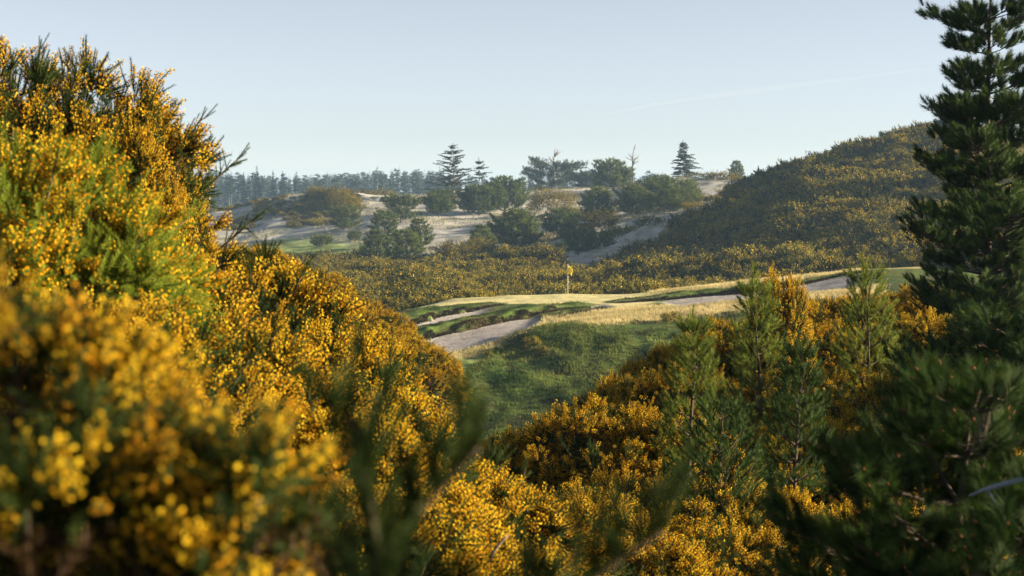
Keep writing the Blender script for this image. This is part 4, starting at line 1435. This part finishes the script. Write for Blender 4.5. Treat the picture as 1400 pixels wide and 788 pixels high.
# ------------------------------------------------------------------ flagstick
M['flag_yellow'] = plain_mat("flag_yellow", (0.9, 0.72, 0.03), .6, .45)
M['white_paint'] = plain_mat("white_paint", (0.8, 0.8, 0.78), .4)
d = 131.0
x = (776.5 - 700) / F * d
zb = gz(x, d)
o = thing("golf_flag", "yellow golf flag on a thin white flagstick standing on the green", "flag", (x, d, zb))
g = Geo()
g.tube(np.array([[0, 0, -.1], [0, 0, 1.0], [0, 0, 2.2]]), [.022, .020, .016], 8)
pole = link("flagstick", g.mesh("flagstick", ['white_paint']), o)
g = Geo(); g.tube(np.array([[0, 0, 2.2], [0, 0, 2.24], [0, 0, 2.27]]), [.02, .028, .012], 8)
link("knob", g.mesh("knob", ['white_paint']), pole)
g = Geo()
nu, nv = 9, 6
V = []
for i in range(nu):
    for j in range(nv):
        u = i / (nu - 1); v = j / (nv - 1)
        # hanging pennant, folded by a light breeze
        V.append((.02 + .34 * u * (1 - .25 * v), .07 * math.sin(u * 5 + v * 2) * u, 2.16 - .62 * v * (1 - .15 * u) - .32 * u * u))
T = []
for i in range(nu - 1):
    for j in range(nv - 1):
        a = i * nv + j
        T += [(a, a + nv, a + nv + 1), (a, a + nv + 1, a + 1)]
g.add(V, T, .5)
fl = link("flag", g.mesh("flag", ['flag_yellow']), o)
sm = fl.modifiers.new("thickness", 'SOLIDIFY'); sm.thickness = .004

# ------------------------------------------------------------------ small dead things
# silvery dead branch by the close pine
g = Geo()
a = W(1335, 672, 4.95); pts = np.array([W(1325, 678, 4.95), W(1350, 668, 4.92), W(1380, 660, 4.9), W(1430, 645, 4.9), W(1520, 640, 5.0)]) - a
g.tube(pts, [.003, .006, .008, .010, .012], 7)
g2 = Geo(); pts2 = np.array([W(1350, 668, 4.92), W(1362, 690, 4.92), W(1372, 706, 4.92)]) - a
g2.tube(pts2, [.003, .0025, .0015], 5)
o = thing("dead_branch", "silvery blue dead branch beside the dark trunk behind the close pine", "branch", a)
b = link("branch_stem", g.mesh("branch_stem", ['silver_wood']), o); link("twig", g2.mesh("twig", ['silver_wood']), b)
# dark trunk behind it
d = 8.2
x = (1345 - 700) / F * d
zb = gz(x, d)
g = Geo(); H = W(1345, 560, d)[2] - zb
g.tube(np.array([[.02, 0, -.1], [0, .02, H * .5], [.01, 0, H]]), [.05, .045, .035], 9)
g2 = Geo()
for k, (hh, an) in enumerate([(.45, .4), (.7, 2.6), (.85, 5.0)]):
    g2.tube(np.array([[0, 0, H * hh], [.12 * math.cos(an), .12 * math.sin(an), H * hh + .05], [.3 * math.cos(an), .3 * math.sin(an), H * hh + .09]]), [.012, .009, .004], 5)
o = thing("tree_stump", "bare dark upright trunk seen through the gap in the close pine", "trunk", (x, d, zb))
link("trunk", g.mesh("stump_trunk", ['pine_bark']), o); link("branches", g2.mesh("stump_branches", ['pine_bark']), o)
# pale bare stick in the gorse
a = W(668, 768, 6.3)
g = Geo(); g.tube(np.array([[0, 0, 0], [.02, .0, .04], [.055, .0, .085], [.075, 0, .10]]), [.006, .007, .006, .002], 6)
o = link("bare_stick", g.mesh("bare_stick", ['dead_wood'])); o.location = a
tag(o, "pale broken stick poking out of the low gorse", "stick")
# pale stone at the foot of the slope
r = np.random.default_rng(4)
bm_v = norm(r.normal(0, 1, (60, 3))) * np.array([.55, .35, .22]) * r.uniform(.85, 1.1, (60, 1))
import bmesh
bm = bmesh.new()
for v in bm_v:
    bm.verts.new(v)
bmesh.ops.convex_hull(bm, input=bm.verts)
me = bpy.data.meshes.new("stone"); bm.to_mesh(me); bm.free()
M['stone'] = bark_mat("stone", (.42, .42, .42), (.62, .6, .58), 8)
me.materials.append(M['stone'])
x = (695 - 700) / F * 85.0
o = link("stone", me); o.location = (x, 85, gz(x, 85) + .1)
tag(o, "pale grey stone at the foot of the green slope", "stone")
# two small stumps on the far sand
for px, lab in [(731, "left one of two small dark stumps on the pale sand slope"), (735.5, "right one of two small dark stumps on the pale sand slope")]:
    d = 345.0; x = (px - 700) / F * d
    g = Geo(); g.tube(np.array([[0, 0, -.2], [.03, 0, .25], [-.02, 0, .45]]), [.22, .18, .13], 7)
    o = link("stump", g.mesh("stump", ['pine_bark'])); o.location = (x, d, gz(x, d)); tag(o, lab, "stump")

# ------------------------------------------------------------------ contrail, far above the haze
m, n = new_mat("contrail")
N = n.nodes; L = n.links
out = N.new("ShaderNodeOutputMaterial")
pv = N.new("ShaderNodeVolumePrincipled")
pv.inputs["Color"].default_value = lin(1, 1, 1); pv.inputs["Density"].default_value = .0012
L.new(pv.outputs[0], out.inputs["Volume"])
M['contrail'] = m
g = Geo()
pts = np.array([W(820, 158, 9500), W(900, 142, 9500), W(1000, 128, 9500), (W(1120, 113, 9500)), W(1270, 94, 9500)])
g.tube(pts, [5, 13, 17, 15, 5], 12)
me = g.mesh("contrail", ['contrail'])
me.polygons.foreach_set("use_smooth", np.ones(len(me.polygons), bool))
o = link("contrail", me)
tag(o, "faint white aircraft contrail high in the pale sky", "contrail")

# ------------------------------------------------------------------ haze
HAZE = True
if HAZE:
    bm = bmesh.new()
    bmesh.ops.create_cube(bm, size=1.0)
    me = bpy.data.meshes.new("haze"); bm.to_mesh(me); bm.free()
    m, n = new_mat("haze")
    N = n.nodes; L = n.links
    out = N.new("ShaderNodeOutputMaterial")
    pv = N.new("ShaderNodeVolumePrincipled")
    pv.inputs["Color"].default_value = lin(.40, .66, 1.0)
    pv.inputs["Density"].default_value = 0.00023
    pv.inputs["Anisotropy"].default_value = 0.1
    L.new(pv.outputs[0], out.inputs["Volume"])
    me.materials.append(m)
    o = link("haze", me)
    zlo, zhi = -20.0, 16.0
    o.location = (0, 250, (zlo + zhi) / 2)
    o.scale = (7400, 7900, zhi - zlo)
    stuff(o, "thin pale evening haze over the dunes")
